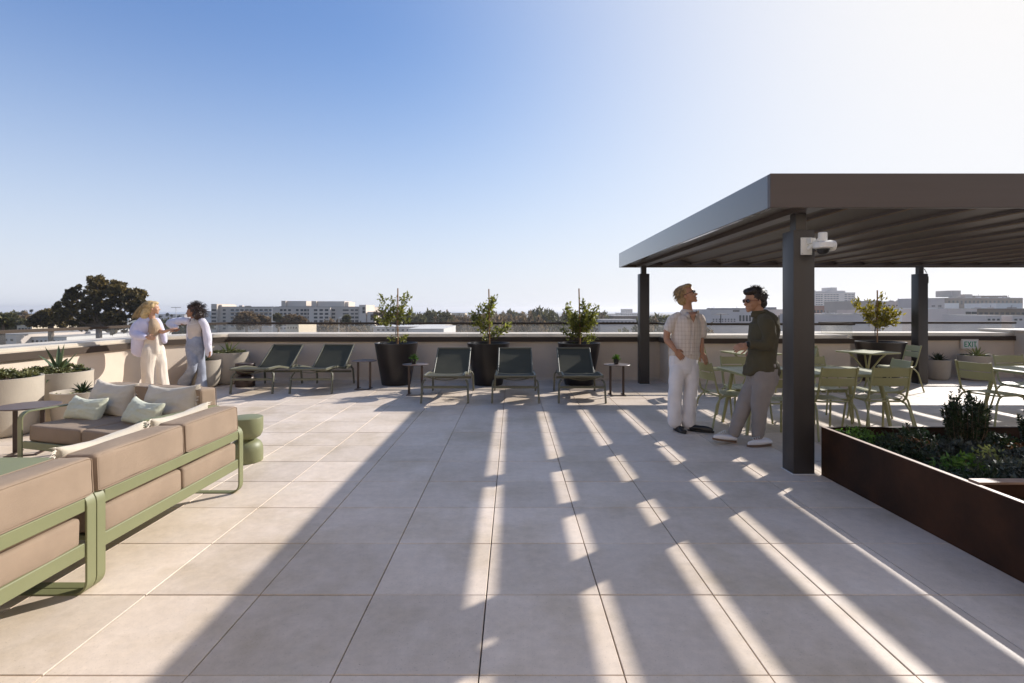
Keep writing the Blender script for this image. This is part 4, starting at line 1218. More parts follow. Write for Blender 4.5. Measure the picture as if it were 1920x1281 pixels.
for i, (x, y, r_, h_, lab, mt) in enumerate([
    (3.15, 4.15, .26, .16, 'dark green low shrub along the planter left side', 'darkleaf'),
    (3.50, 4.45, .28, .17, 'dark green low shrub left of the upright rosemary', 'darkleaf'),
    (3.62, 4.08, .27, .17, 'grey green shrub in front of the upright rosemary', 'greyleaf'),
    (3.10, 3.45, .24, .13, 'dark low shrub near the timber divider', 'darkleaf'),
    (3.48, 3.52, .26, .18, 'grey green leafy shrub in the planter middle', 'greyleaf'),
    (3.95, 3.70, .30, .19, 'grey green leafy shrub before the outlet box', 'greyleaf'),
    (4.05, 4.35, .28, .17, 'dark shrub right of the upright rosemary', 'darkleaf'),
    (4.25, 3.55, .30, .18, 'dark grey green shrub right of centre near divider', 'greyleaf'),
    (3.20, 2.75, .30, .14, 'low dark shrub in the nearer planter bay', 'darkleaf'),
    (3.55, 2.90, .25, .12, 'grey low shrub in the nearer planter bay at right', 'greyleaf'),
    (3.4, 2.2, .35, .14, 'low dark shrub in the nearer bay, outside the picture', 'darkleaf'),
    (4.9, 3.2, .35, .2, 'grey shrub outside the picture in the raised planter', 'greyleaf'),
    ]):
    bushy(lab, (x, y, 0.30), r_, h_, int(5200*r_), 0.05 if mt == 'greyleaf' else 0.04, M[mt], 60+i)
# thin twig with buds leaning out of the planter back edge
tw = thing('twig_plant', 'thin leafy twig leaning left of the upright rosemary', 'plant', (3.55, 4.45, 0.34))
m = MB(); m.tube([(0,0,0),(-0.05,0,0.07),(-0.12,0.0,0.12),(-0.15,0,0.19)], 0.004, 5); m.build('stem', M['bark'], tw)
rg = np.random.default_rng(5); s_ = rg.uniform(0,1,60)[:,None]
pp = np.array([0,0,0])*(1-s_)+np.array([-0.15,0,0.19])*s_ + rg.normal(size=(60,3))*0.008
tag(link('foliage', leaf_cloud('foliage', pp, rand_unit(rg,60,.3), 0.025, 0.014, M['darkleaf'], rg), None, tw), kind='stuff')
# ================================================================== city beyond the parapet
ZG = -17.0
M['ground'] = mat('town_ground', (0.17,0.14,0.11), 0.95, var=0.35, scale=0.02, col2=(0.10,0.10,0.06))
M['sea'] = mat('sea', (0.10,0.16,0.24), 0.3, var=0.05, scale=0.01)
m = MB(); nn_ = 48
m.lathe([(0.5, 0), (2600, 0)], (0, 0, ZG), nn_, cap=False)
tag(m.build('ground', M['ground'], smooth=0), kind='structure')
m = MB(); m.lathe([(2600, 0.3), (5200, 0.3)], (0, 0, ZG), nn_, cap=False)
tag(m.build('sea', M['sea'], smooth=0), kind='structure')

BW = {}
def bmat(key, col, rough=0.85):
    if key not in BW: BW[key] = mat('wall_'+key, col, rough, var=0.06, scale=0.25, bump=0.1, bscale=3)
    return BW[key]
M['wglass'] = mat('window_glass', (0.03,0.028,0.026), 0.3, var=0.4, scale=0.15)
M['roofgrey'] = mat('roof_grey', (0.30,0.28,0.26), 0.9, var=0.12, scale=0.2)
M['roofwhite'] = mat('roof_white', (0.62,0.60,0.57), 0.85, var=0.06, scale=0.2)

def bbox_px(x0, x1, ytop, Y, depth=12):
    a_, b_ = P(x0, ytop, Y), P(x1, ytop, Y)
    return a_.x, b_.x, a_.z, Y, depth
def building(label, x0, x1, ytop, Y, wallm, depth=14, windows=None, roof='roofgrey', name='building', extra=None, group=None):
    """front faces the camera at distance Y; windows: (px xs list, py ys list, w px, h px)"""
    A, B, zt, _, _ = bbox_px(x0, x1, ytop, Y, depth)
    t = thing(name, label, 'building', ((A+B)/2, Y, ZG), 0, group)
    hw, h = (B-A)/2, zt-ZG
    m = MB(); m.box(-hw, 0, 0, hw, depth, h); m.build('wall', wallm, t, smooth=0)
    k = Y/F
    m = MB(); m.box(-hw-0.02*k*10, -0.1, h+0.003, hw+0.02*k*10, depth+0.1, h+0.5*k); m.build('roof', M[roof], t, smooth=0)
    if windows:
        for (xs, ys, wp, hp) in windows:
            wm = MB(); wm.box(-wp*k/2, -0.05, -hp*k/2, wp*k/2, 0.12, hp*k/2); me = wm.mesh('window', smooth=0); me.materials.append(M['wglass'])
            fm = MB(); fm.box(-wp*k/2-0.12, -0.09, -hp*k/2-0.22, wp*k/2+0.12, -0.03, -hp*k/2-0.05); mf = fm.mesh('sill', smooth=0); mf.materials.append(wallm)
            for x in xs:
                for y in ys:
                    p = P(x, y, Y)
                    o = link('window', me, None, t, (p.x-(A+B)/2, -0.002, p.z-ZG))
    return t, (A+B)/2, hw, h

def sub(t, cx, x0, x1, y0, y1, Y, m_, name='rooftop_block', dy0=0.0, depth=6, smooth=0):
    k0, k1 = P(x0, y1, Y), P(x1, y0, Y)
    m = MB(); m.box(k0.x-cx, dy0, k0.z-ZG, k1.x-cx, dy0+depth, k1.z-ZG)
    return m.build(name, m_, t, smooth=0)

# --- long stepped apartment or hotel block (left centre)
HW = bmat('taupe', (0.56,0.47,0.38)); HW2 = bmat('taupe_light', (0.66,0.56,0.46))
YH = 190
rows = [581.7, 588.6, 595.4, 602.2, 609, 616]
wins = [([589+6.8*0, 595.0+0, 605.3, 615.4, 625.2], rows, 6.4, 3.7), ([642.5+3, 651], rows[:2], 5.5, 2.6), ([660.5, 668.5], rows[:2], 5.5, 2.6),
        ([661, 669, 678, 686.5], rows[2:], 6.3, 3.7), ([420.5], rows, 5.2, 3.4),
        ([527.5+0, 534.5, 543, 557.5, 566, 572.5, 579], rows, 4.8, 3.7)]
t, cx, hw_, h_ = building('long stepped taupe hotel block with balconies on left horizon', 411, 673, 575.5, YH, HW, 30, wins, 'roofgrey', 'hotel_building')
sub(t, cx, 400.5, 410.9, 570.2, 640, YH, HW, 'stair_tower', -1.5, 12)
sub(t, cx, 411.2, 416, 571.5, 575.3, YH, HW2, 'stair_tower', 0, 10)
sub(t, cx, 523, 531, 564, 575.2, YH, HW, 'penthouse', 2, 9)
sub(t, cx, 531.2, 568, 564.3, 575.2, YH, HW2, 'penthouse', 3, 9)
sub(t, cx, 580, 589, 564.6, 575.2, YH, HW, 'penthouse', 2, 9)
sub(t, cx, 589.2, 641, 564.8, 575.2, YH, HW2, 'penthouse', 3, 9)
sub(t, cx, 641.2, 647, 566, 575.2, YH, HW2, 'penthouse', 4, 8)
sub(t, cx, 582.5, 622, 577.2, 640, YH, HW2, 'projecting_bay', -1.6, 1.55)
sub(t, cx, 675, 687.5, 571.8, 640, YH, HW2, 'stair_tower', -1.0, 12)
sub(t, cx, 673.2, 690, 590.5, 640, YH, HW, 'low_wing', -0.2, 11)
sub(t, cx, 690.2, 704, 584.7, 640, YH, HW2, 'stair_tower', -1.0, 12)
k = YH/F
for y in rows:      # small dark openings in the towers
    for x in (405.5,):
        p = P(x, y, YH); m = MB(); m.box(p.x-cx-0.8, -1.56, p.z-ZG-0.35, p.x-cx+0.8, -1.505, p.z-ZG+0.35); m.build('window', M['wglass'], t, smooth=0)
for (x, y) in ((683.5,578.5),(683.5,585),(698.5,592),(698.5,598)):
    p = P(x, y, YH); m = MB(); m.box(p.x-cx-0.45, -1.06, p.z-ZG-0.5, p.x-cx+0.45, -1.005, p.z-ZG+0.5); m.build('window', M['wglass'], t, smooth=0)
bay_w = MB(); bay_w.box(-3.2*k, -0.04, -1.85*k, 3.2*k, 0.02, 1.85*k); bw_me = bay_w.mesh('window', smooth=0); bw_me.materials.append(M['wglass'])
for x in (595.0, 605.3, 615.4):
    for y in rows[:6]:
        p = P(x, y, YH); link('window', bw_me, None, t, (p.x-cx, -1.602, p.z-ZG))
# triangular white balconies on the left wing
gw = MB(); gw.box(-3.0*k, -0.04, -2.3*k, 3.0*k, 0.02, 2.1*k); gw_me = gw.mesh('window', smooth=0); gw_me.materials.append(M['wglass'])
bm_ = MB(); bm_.add([(-3.6*k,-0.05,-2.4*k),(3.6*k,-0.05,-2.4*k),(0.6*k,-1.6,-2.4*k),(-3.6*k,-0.05,-1.0*k),(3.6*k,-0.05,-1.0*k),(0.6*k,-1.6,-1.0*k)], [(0,1,2),(3,5,4),(0,2,5,3),(2,1,4,5),(1,0,3,4)])
bal_me = bm_.mesh('balcony', smooth=0); bal_me.materials.append(M['roofwhite'])
for i in range(9):
    for y in [582.2, 589.5, 597, 604.2, 611.4]:
        p = P(435.8+9.0*i, y, YH)
        link('window', gw_me, None, t, (p.x-cx, -0.003, p.z-ZG)); link('balcony', bal_me, None, t, (p.x-cx, -0.01, p.z-ZG))
# rooftop letters, too small to read
for i in range(6):
    p = P(460.5+2.05*i, 574.9, YH); m = MB()
    m.box(-0.13, -0.1, -0.25, -0.03, 0.0, 0.28); m.box(0.03, -0.1, -0.25, 0.13, 0.0, 0.28); m.box(-0.03, -0.1, -0.02+0.1*(i%3), 0.03, 0, 0.08+0.1*(i%3))
    m.build('sign_letter', M['channel'], t, (p.x-cx, -0.1, p.z-ZG), smooth=0)

# --- other buildings: (label, px x0, x1, y top, distance, colour key, colour, windows, roof)
def grid(x0, x1, nx, y0, y1, ny): return ([x0+(x1-x0)*(i+0.5)/nx for i in range(nx)], [y0+(y1-y0)*(j+0.5)/ny for j in range(ny)])
def W(x0, x1, nx, y0, y1, ny, fw=.55, fh=.5):
    a_, b_ = grid(x0, x1, nx, y0, y1, ny); return (a_, b_, (x1-x0)/nx*fw, (y1-y0)/ny*fh)
white = bmat('white', (0.62,0.60,0.57)); cream = bmat('cream', (0.62,0.52,0.38)); grey = bmat('grey', (0.34,0.29,0.25)); brown = bmat('brown', (0.19,0.14,0.10))
pinkw = bmat('pale', (0.58,0.50,0.44)); red = bmat('brick', (0.36,0.15,0.085)); lav = bmat('mauve', (0.44,0.38,0.35))
building('low cream house with red roof among trees at far left', 32, 60, 611, 75, cream, 8, [W(34,58,4,614,620,1)])
building('long low white building behind the left glass railing', 48, 125, 632, 62, white, 14, [W(50,122,9,636,644,1,.4)])
building('low white building in front of the big tree', 100, 170, 622, 70, white, 12, [W(102,168,7,626,634,1,.4)], 'roofwhite')
building('pale low warehouse with grey roof at far left', -60, 30, 628, 60, pinkw, 14, [W(-50,28,7,633,642,1,.4)])
building('cream flat roofed building behind the tree trunks', 80, 118, 614, 95, cream, 10, [W(82,116,4,617,622,1)])
building('white building peeking under the tree crown at right', 150, 215, 628, 72, white, 12, [W(152,213,6,632,640,1,.4)])
building('white pitched tent like hall right of curly haired woman', 384, 400, 584, 230, white, 20, None, 'roofwhite')
building('tan low building behind the glass at left centre', 536, 560, 607, 110, cream, 10, [W(538,558,4,611,618,1)])
building('distant white houses left of the middle sapling', 835, 842, 588, 260, white, 10, [W(836,841,2,590,594,1)])
building('distant cream apartments on the ridge left of middle sapling', 842, 872, 587.5, 320, cream, 14, [W(843,871,7,589,597,2)])
building('long pale warehouse roof behind the glass near middle', 700, 820, 613, 120, pinkw, 30, [W(705,815,12,616,622,1,.5)], 'roofwhite')
building('low white hall behind the glass right of the leftmost sapling', 765, 832, 617, 95, white, 20, None, 'roofwhite')
building('distant grey office tower left of the far pergola column', 1173, 1186, 580, 900, lav, 40, [W(1173.5,1185.5,4,581,592,4)])
building('distant low grey blocks beside the small office tower', 1163, 1198, 587.5, 850, lav, 40, [W(1164,1197,8,588.5,592,1)])
building('dark roofed long building left of the far pergola column', 1150, 1198, 593, 210, brown, 16, [W(1152,1196,8,595,599,1)], 'roofgrey')
building('pale low building under the dark roofed one', 1126, 1200, 600, 180, pinkw, 14, [W(1128,1198,10,602,607,1,.5)])
building('white hazy low building between column and white shirted man', 1222, 1262, 592, 200, white, 14, [W(1224,1260,6,594,600,1)])
t, cx, hw_, h_ = building('big white hall with rooftop lettering behind the two men', 1333, 1470, 580.5, 150, pinkw, 26, [W(1385,1470,14,590,604,1,.62,.8), W(1335,1380,8,597,604,2,.5,.5)], 'roofgrey', 'hall_building')
sub(t, cx, 1362, 1452, 577.5, 580.2, 150, lav, 'rooftop_unit', 4, 8)
sub(t, cx, 1456, 1466, 576, 580.2, 150, grey, 'rooftop_unit', 3, 6)
for i in range(6):
    p = P(1375+2.1*i, 583.2, 150); m = MB(); m.box(-0.11, -0.08, -0.25, 0.11, -0.01, 0.25); m.build('sign_letter', M['channel'], t, (p.x-cx, 0, p.z-ZG), smooth=0)
# stepped white tower block
YT = 420
t, cx, hw_, h_ = building('tall stepped white tower block right of near column', 1527, 1603.5, 549, YT, pinkw, 40,
      [W(1529,1543,3,551,573,6,.8,.4), W(1545,1573,5,551,573,6,.8,.4), W(1583,1602,3,551,573,6,.8,.4)], 'roofgrey', 'tower_building')
sub(t, cx, 1551, 1588, 545, 548.6, YT, pinkw, 'rooftop_block', 2, 20)
sub(t, cx, 1562.5, 1575, 538.8, 544.8, YT, pinkw, 'rooftop_block', 4, 12)
sub(t, cx, 1526, 1535, 544.5, 548.6, YT, pinkw, 'rooftop_block', 4, 12)
building('rust red brick building below the white tower', 1520, 1591, 573.5, 250, red, 20, [W(1524,1590,10,580,588,1,.6,.6)])
building('white narrow building right of the red brick one', 1591, 1601, 566, 280, white, 16, [W(1592,1600,2,570,588,3)])
building('wide beige grey building across the view behind dining set', 1524, 1632, 589.5, 130, pinkw, 16, [W(1622,1632,2,591,604,3)])
building('grey block with small windows left of the yellow sapling', 1601, 1642, 565, 190, grey, 18, [W(1604,1640,5,576,592,3,.5,.4)])
building('white low block behind the yellow sapling', 1636, 1712, 565.5, 230, lav, 18, [W(1640,1710,9,570,582,2,.6,.4)])
building('grey gridded office building behind the yellow sapling', 1634, 1712, 581, 150, lav, 16, [W(1636,1711,13,583,604,4,.75,.6)])
t, cx, hw_, h_ = building('long dark brown building on hill at far right', 1771, 1918, 559, 260, brown, 24, [W(1776,1915,18,563,572,1,.45,.8)], 'roofwhite', 'building')
sub(t, cx, 1803, 1821, 544, 556, 260, grey, 'rooftop_block', 6, 10)
sub(t, cx, 1836, 1850, 551, 558, 260, grey, 'rooftop_block', 8, 8)
sub(t, cx, 1838, 1921, 553.5, 558.6, 260, brown, 'rooftop_block', 9, 10)
building('mauve windowless block right of the rear column', 1738, 1771, 559.5, 210, lav, 16, [W(1744,1768,2,572,576,1)])
building('white three storey building with square windows right of column', 1736, 1784, 578, 130, white, 16, [W(1742,1780,3,584,604,2,.4,.25), W(1742,1780,3,606,622,1,.4,.3)], 'roofwhite')
building('white stepped terrace house left of brown building', 1773, 1798, 569, 235, white, 12, None, 'roofwhite')
building('grey beige windowless building centre right', 1777, 1832, 579, 120, pinkw, 14, [W(1810,1832,2,583,591,1,.9,.6)], 'roofwhite')
building('dark terrace fronted building with planting on its balcony', 1831, 1925, 579, 125, brown, 14, [W(1834,1924,9,584,600,2,.6,.5)], 'roofgrey')
t, cx, hw_, h_ = building('white boxy rooftop volumes at the right edge', 1868, 1917, 569, 170, white, 12, None, 'roofwhite')
building('pale low building beside green planted terrace', 1848, 1878, 592, 100, pinkw, 10, [W(1850,1876,3,596,603,1)])
building('pale low building at right edge above the handrail', 1898, 1930, 592, 100, pinkw, 10, [W(1900,1928,3,596,603,1)])

rcl = random.Random(4)
for (x0, x1, yt, Y, lab) in ((1640,1710,565.5,230,'behind the yellow sapling'),(1601,1642,565,190,'on the grey block'),(1780,1915,559,260,'on the long brown building'),(1335,1470,580.5,150,'on the big white hall'),(1527,1632,589.5,130,'on the wide beige building'),(1777,1925,579,122,'on the terrace building'),(420,670,575.5,192,'on the hotel')):
    for i in range(7):
        px = rcl.uniform(x0+2, x1-2); p = P(px, yt, Y); k = Y/F
        t = thing('rooftop_unit', 'small grey rooftop unit or vent ' + lab, 'rooftop unit', (p.x, Y+rcl.uniform(2, 9), p.z+0.6*k), 0, 'rooftop units ' + lab)
        wd = rcl.uniform(0.8, 4.5)*k; hh = rcl.uniform(1.0, 2.6)*k
        m = MB(); m.box(-wd, -0.6, 0, wd, 0.6, hh); m.build('casing', [grey, lav, pinkw][i%3], t, smooth=0)
        if i % 2 == 0: m = MB(); m.tube([(0,0,hh),(0,0,hh+rcl.uniform(2,5)*k)], 0.25*k, 5); m.build('mast', M['channel'], t)
# umbrella on a far roof
um = thing('roof_umbrella', 'small dark cantilever umbrella on a roof behind the two men', 'umbrella', tuple(P(1351.5, 606, 60)))
m = MB(); m.tube([(0,0,0),(0,0,1.05)], 0.05, 8); m.build('pole', M['channel'], um)
m = MB(); m.lathe([(0.0,0.0),(1.0,-0.10),(0.98,-0.12),(0.02,-0.05)], (0.0,0,1.12), 8, cap=False); m.build('canopy', M['channel'], um)
# slender lamp posts
for (px, yt, yb, Y, lab) in ((510, 576, 640, 90, 'tall thin street lamp pole left of the hotel centre'), (635.5, 596, 640, 80, 'street lamp with white head before the hotel right half'),
                             (330, 577, 640, 140, 'stadium light mast between the two women'), (240, 597, 660, 50, 'white sign post beside the blonde woman')):
    a_ = P(px, yb, Y); b_ = P(px, yt, Y); hh = b_.z - ZG; k = Y/F
    t = thing('lamp_post', lab, 'street lamp', (b_.x, Y, ZG))
    m = MB(); m.tube([(0,0,0),(0,0,hh)], 0.55*k, 6); m.build('post', M['roofwhite'], t)
    m = MB()
    if px == 330:
        for q in range(-4, 5): m.box(q*2*k-0.6*k, -0.2, hh+0.01, q*2*k+0.6*k, 0.2, hh+0.9*k)
    elif px == 240: m.box(-0.2*k, -0.1, hh-3.5*k, 3.5*k*1.4, 0.0, hh)
    else: m.box(0.02, -0.1, hh+0.01, 4*k, 0.1, hh+1.5*k)
    m.build('lamp_head', M['channel'] if px == 330 else M['roofwhite'], t, smooth=0)

# ---------------------------------------------------------------- trees
def crown_mesh(name, rng, lobes, n, size, mt):
    """lobes: (cx,cy,cz,rx,ry,rz); leaves on lobe shells with gaps"""
    B = []; D = []
    tot = sum(l[3]*l[5] for l in lobes)
    for (cx, cy, cz, rx, ry, rz) in lobes:
        k = int(n*rx*rz/tot)
        # clumps on the shell
        nc = max(6, k//34); c = rand_unit(rng, nc, 0.25)*rng.uniform(0.55, 1.0, nc)[:, None]**0.6
        idx = rng.integers(0, nc, k)
        p = c[idx] + rng.normal(size=(k, 3))*0.10
        B.append(p*np.array([rx, ry, rz]) + np.array([cx, cy, cz])); d = c[idx] + rng.normal(size=(k, 3))*0.8; D.append(d/np.linalg.norm(d, axis=1)[:, None])
    return leaf_cloud(name, np.concatenate(B), np.concatenate(D), size, size*0.75, mt, rng, 0.2, 0.1)

def tree_thing(label, px, ytop, Y, lobes, n, size, mt, seed, group=None, trunk=True, bark='bark', ybase=None, grow=None, name='tree'):
    rng = np.random.default_rng(seed)
    top = P(px, ytop, Y)
    t = thing(name, label, 'tree', (top.x, Y, ZG), 0, group)
    me = crown_mesh('crown', rng, lobes, n, size, mt)
    tag(link('crown', me, None, t), kind='stuff')
    if trunk:
        m = MB()
        zt = max(l[2] for l in lobes)
        zb = min(l[2]-l[5] for l in lobes)
        m.tube([(0,0,0),(0.2,0,zb*0.6),(0,0,zb+1)], 0.38*max(1, zt/22), 8, scales=[1.2, .9, .7])
        for (cx, cy, cz, rx, ry, rz) in lobes:
            m.tube([(0,0,zb+1), ((cx)*.4, cy*.4, zb+(cz-zb)*.45), (cx*.85, cy*.85, cz), (cx*1.0, cy, cz+rz*.5)], 0.11, 5, scales=[1.5,1.1,.7,.3])
        m.build('trunk', M[bark], t)
    return t
# the big tree on the left: top at y=517 px 185, spanning 65..280, distance 55
YB = 55; kb = YB/F
def lob(px, py, rpx, rpz, dy=0.0, Y=YB, ref=185):
    p = P(px, py, Y); r0 = P(ref, 0, Y)
    return (p.x-r0.x, dy, p.z-ZG, rpx*Y/F, rpx*Y/F*0.8, rpz*Y/F)
tree_thing('big dark spreading fig tree rising behind the left railing', 185, 517, YB,
    [lob(183,532,17,14),lob(203,541,16,13,1),lob(168,548,12,10,1),lob(190,556,17,10,-1),lob(222,552,18,14),lob(243,555,17,13,1),lob(262,566,15,11,-1),lob(130,552,9,7),lob(146,547,9,9),lob(136,567,15,10),lob(117,577,12,11),
     lob(159,570,14,9,1),lob(183,577,17,10,-1),lob(210,572,16,9),lob(238,577,17,9,1),lob(262,585,15,9),lob(112,596,16,9),lob(140,589,16,9,-1),lob(168,594,18,9),lob(200,592,18,9,1),lob(229,597,17,9,-1),lob(255,602,16,9),lob(150,609,18,8),lob(190,612,20,8,1),lob(225,616,20,9)], 17000, 0.36, M['crown1'], 71)
tree_thing('dark shorter tree left of the big fig tree', 95, 582, 62,
    [lob(95,592,18,10,0,62,95),lob(78,598,14,9,0,62,95),lob(110,600,20,12,0,62,95),lob(70,606,16,8,0,62,95)], 4200, 0.4, M['crown1'], 72)
tree_thing('bright green tree at the left picture edge', 2, 593, 50,
    [lob(-2,606,20,12,0,50,2),lob(-20,600,20,12,0,50,2)], 2600, 0.35, M['crown3'], 73)
tree_thing('dark round tree at far left behind the bright green one', 16, 588, 85,
    [lob(16,598,12,9,0,85,16),lob(-5,600,16,10,0,85,16),lob(30,606,14,8,0,85,16)], 2600, 0.5, M['crown3'], 74)
tree_thing('low olive tree under the three far palms', 48, 592, 90,
    [lob(48,603,18,9,0,90,48),lob(30,607,14,7,0,90,48),lob(64,608,12,7,0,90,48)], 2400, 0.5, M['crown2'], 75)
for (px, py, Y, lab) in ((37,588,190,'leftmost of the three distant palms on left horizon'),(45,585,190,'middle of the three distant palms on left horizon'),(58.5,583,190,'rightmost of the three distant palms on left horizon'),
                    (300,594,220,'distant palm just right of the blonde woman'),(314,590,220,'taller distant palm between the two women'),(322,592,230,'distant palm beside the stadium mast'),
                    (336,594,230,'distant palm close to the dark haired woman'),(398,594,230,'distant palm beside the hotel left tower')):
    rng = np.random.default_rng(int(px)); p = P(px, py, Y); h_ = p.z - ZG; k = Y/F
    t = thing('palm_tree', lab, 'palm tree', (p.x, Y, ZG))
    m = MB(); m.tube([(0,0,0),(0.3,0,h_*.5),(0,0,h_)], 0.55*k, 6, scales=[1.2,1,.8]); m.build('trunk', M['palebark'], t)
    n = 90; d = rand_unit(rng, n, 0.1); b = np.tile(np.array([0,0,h_]), (n,1))
    tag(link('crown', leaf_cloud('crown', b, d, 3.6*k, 1.1*k, M['palm'], rng, 0.1, 0.35), None, t), kind='stuff')
# named trees in front of the hotel
tree_thing('round brown green tree before the hotel left wing', 462, 587, 120, [lob(462,599,17,12,0,120,462),lob(450,606,10,9,0,120,462),lob(476,606,10,9,0,120,462)], 3000, 0.6, M['crown2'], 81)
tree_thing('small orange tree before the hotel next to lamp pole', 488, 592, 122, [lob(488,600,8,8,0,122,488),lob(499,603,9,6,0,122,488)], 1400, 0.6, M['crown2'], 82)
tree_thing('tree right of the lamp pole before the hotel', 522, 588, 125, [lob(520,600,9,11,0,125,522),lob(534,603,7,7,0,125,522)], 1500, 0.6, M['crown3'], 83)
tree_thing('wide olive tree before the hotel middle', 552, 592, 118, [lob(545,600,13,8,0,118,552),lob(562,602,10,7,0,118,552)], 1800, 0.6, M['crown2'], 84)
tree_thing('small dark tree before the hotel right half', 650, 593, 110, [lob(650,600,6,7,0,110,650)], 900, 0.5, M['crown3'], 85)
tree_thing('brown tree just right of the hotel', 712, 584, 150, [lob(712,594,12,9,0,150,712),lob(724,598,9,8,0,150,712)], 1600, 0.7, M['crown2'], 86)
# the tree line from the hotel to the pergola: shared crowns, one thing each
protos = []
for i, (mt, seed) in enumerate((('crown2',101),('crown2',102),('crown3',103),('crown2',104),('crown3',105))):
    rng = np.random.default_rng(seed)
    lobes = [(rng.uniform(-.45,.45), rng.uniform(-.3,.3), 0.62+rng.uniform(-.12,.2), rng.uniform(.3,.5), .4, rng.uniform(.2,.34)) for _ in range(5)]
    me = crown_mesh('crown', rng, lobes, 1500, 0.085, M[mt])
    mm = MB(); mm.tube([(0,0,0),(0.02,0,.35),(0,0,.6)], 0.035, 6, scales=[1.2,.9,.6])
    for l in lobes: mm.tube([(0,0,.4),(l[0]*.5,l[1]*.5,.5),(l[0],l[1],l[2])], 0.015, 4)
    mtk = mm.mesh('trunk'); mtk.materials.append(M['palebark'])
    protos.append((me, mtk))
rnd = random.Random(9)
# heights of the far tree line read from the photograph (px, y of the crown tops)
line = [(735,586),(748,590),(760,589),(772,592),(786,587),(800,584),(812,590),(824,588),(836,593),(850,596),(862,594),(874,590),(888,597),(902,594),(916,591),(930,588),
        (944,590),(958,586),(972,583),(984,590),(996,585),(1008,587),(1019,578),(1028,586),(1040,589),(1052,590),(1064,591),(1076,590),(1090,588),(1104,592),(1118,594),(1141,586),(1150,594),
        (712,598),(4,586),(28,590),(70,589),(82,584),(90,592),(8,596),(1234,593),(1248,594),(1262,595),(1330,597),(150,622),(60,618),(20,622),(205,620),(260,612),(280,604),(300,606),(318,600),(345,604),(372,606),(392,605),(410,609),(432,608),
        (585,606),(610,608),(632,607),(600,600),(672,612),(692,606)]
def far_tree(px, py, Y, lab, w_=None):
    me, mtk = protos[rnd.randrange(5)]
    p = P(px, py, Y); h_ = p.z - ZG
    t = thing('far_tree', lab, 'tree', (p.x, Y, ZG), rnd.uniform(0, 6.28), 'trees scattered through the town')
    s = w_ or h_*rnd.uniform(0.55, 0.8)
    t.scale = (s, s, h_)
    tag(link('crown', me, None, t), kind='stuff'); link('trunk', mtk, None, t)
def where(px):
    for lim, w_ in ((240, 'behind the left railing'), (400, 'between the women and the hotel'), (700, 'in front of the hotel'), (905, 'between the first and second sapling'),
                    (1085, 'between the second and third sapling'), (1200, 'between third sapling and pergola column'), (1470, 'behind the two men'), (1710, 'behind the dining set'), (9999, 'at the far right')):
        if px < lim: return w_
for (px, py) in line:
    Y = rnd.uniform(130, 240); far_tree(px, py, Y, 'hazy olive brown tree on the skyline ' + where(px))
for i in range(120):
    px = rnd.choice([rnd.uniform(-40, 420), rnd.uniform(400, 1240), rnd.uniform(560, 1240), rnd.uniform(1200, 1940)])
    Y = rnd.uniform(60, 330)
    top_ = ZG + rnd.uniform(7, 13.5)
    py = 581 + (H-top_)*F/Y
    if 48 < px < 240 and py > 640: continue
    far_tree(px, py, Y, ('nearer' if Y < 150 else 'distant') + ' low town tree ' + where(px))
# low houses and sheds filling the town
cols = [white, cream, pinkw, grey, lav, pinkw]
hm = {}
def house(px, Y, wd, dp, hh, ci, rz):
    key = ci
    x = (px-961)*Y/F
    t = thing('far_house', ('nearer' if Y < 200 else 'distant') + ' small ' + ('white','cream','pale','grey','mauve','buff')[ci] + ' flat roofed building ' + where(px), 'building', (x, Y, ZG), rz, 'small buildings scattered through the town')
    if 'b' not in hm:
        b = MB(); b.box(-.5,-.5,0,.5,.5,1); hm['b'] = [None]*len(cols)
        for i, c in enumerate(cols):
            b = MB(); b.box(-.5,-.5,0,.5,.5,1); me = b.mesh('wall', smooth=0); me.materials.append(c); hm['b'][i] = me
        b = MB(); b.box(-.52,-.52,1.0001,.52,.52,1.03); hm['r'] = []
        for q in ('roofgrey','roofwhite'):
            me = b.mesh('roof', smooth=0); me.materials.append(M[q]); hm['r'].append(me)
        b = MB()
        for i in range(5):
            for z in (0.22, 0.62): b.box(-.42+i*.18, -.506, z, -.32+i*.18, -.499, z+.2)
        hm['w'] = b.mesh('window', smooth=0); hm['w'].materials.append(M['wglass'])
    t.scale = (wd, dp, hh)
    link('wall', hm['b'][ci], None, t); link('roof', hm['r'][rnd.randrange(2)], None, t); link('window', hm['w'], None, t)
for i in range(150):
    Y = rnd.uniform(70, 420) if i % 3 else rnd.uniform(420, 1500)
    px = rnd.uniform(-60, 1980)
    house(px, Y, rnd.uniform(10, 26)*(1+Y/600), rnd.uniform(9, 20), rnd.uniform(4, 9.5)*(1.0 if Y < 420 else 1.3), rnd.randrange(len(cols)), rnd.uniform(-.3, .3))

# ---------------------------------------------------------------- coastal haze
hm_ = bpy.data.materials.new('haze'); hm_.use_nodes = True
n = hm_.node_tree; n.nodes.remove(n.nodes['Principled BSDF'])
pvn = n.nodes.new('ShaderNodeVolumePrincipled')
pvn.inputs['Color'].default_value = (0.97, 0.97, 1.0, 1); pvn.inputs['Density'].default_value = 0.0003; pvn.inputs['Anisotropy'].default_value = 0.35
n.links.new(pvn.outputs[0], n.nodes['Material Output'].inputs['Volume'])
m = MB(); m.box(-5400, -5400, ZG-1.5, 5400, 5400, 26); tag(m.build('haze', hm_, smooth=0), kind='stuff')
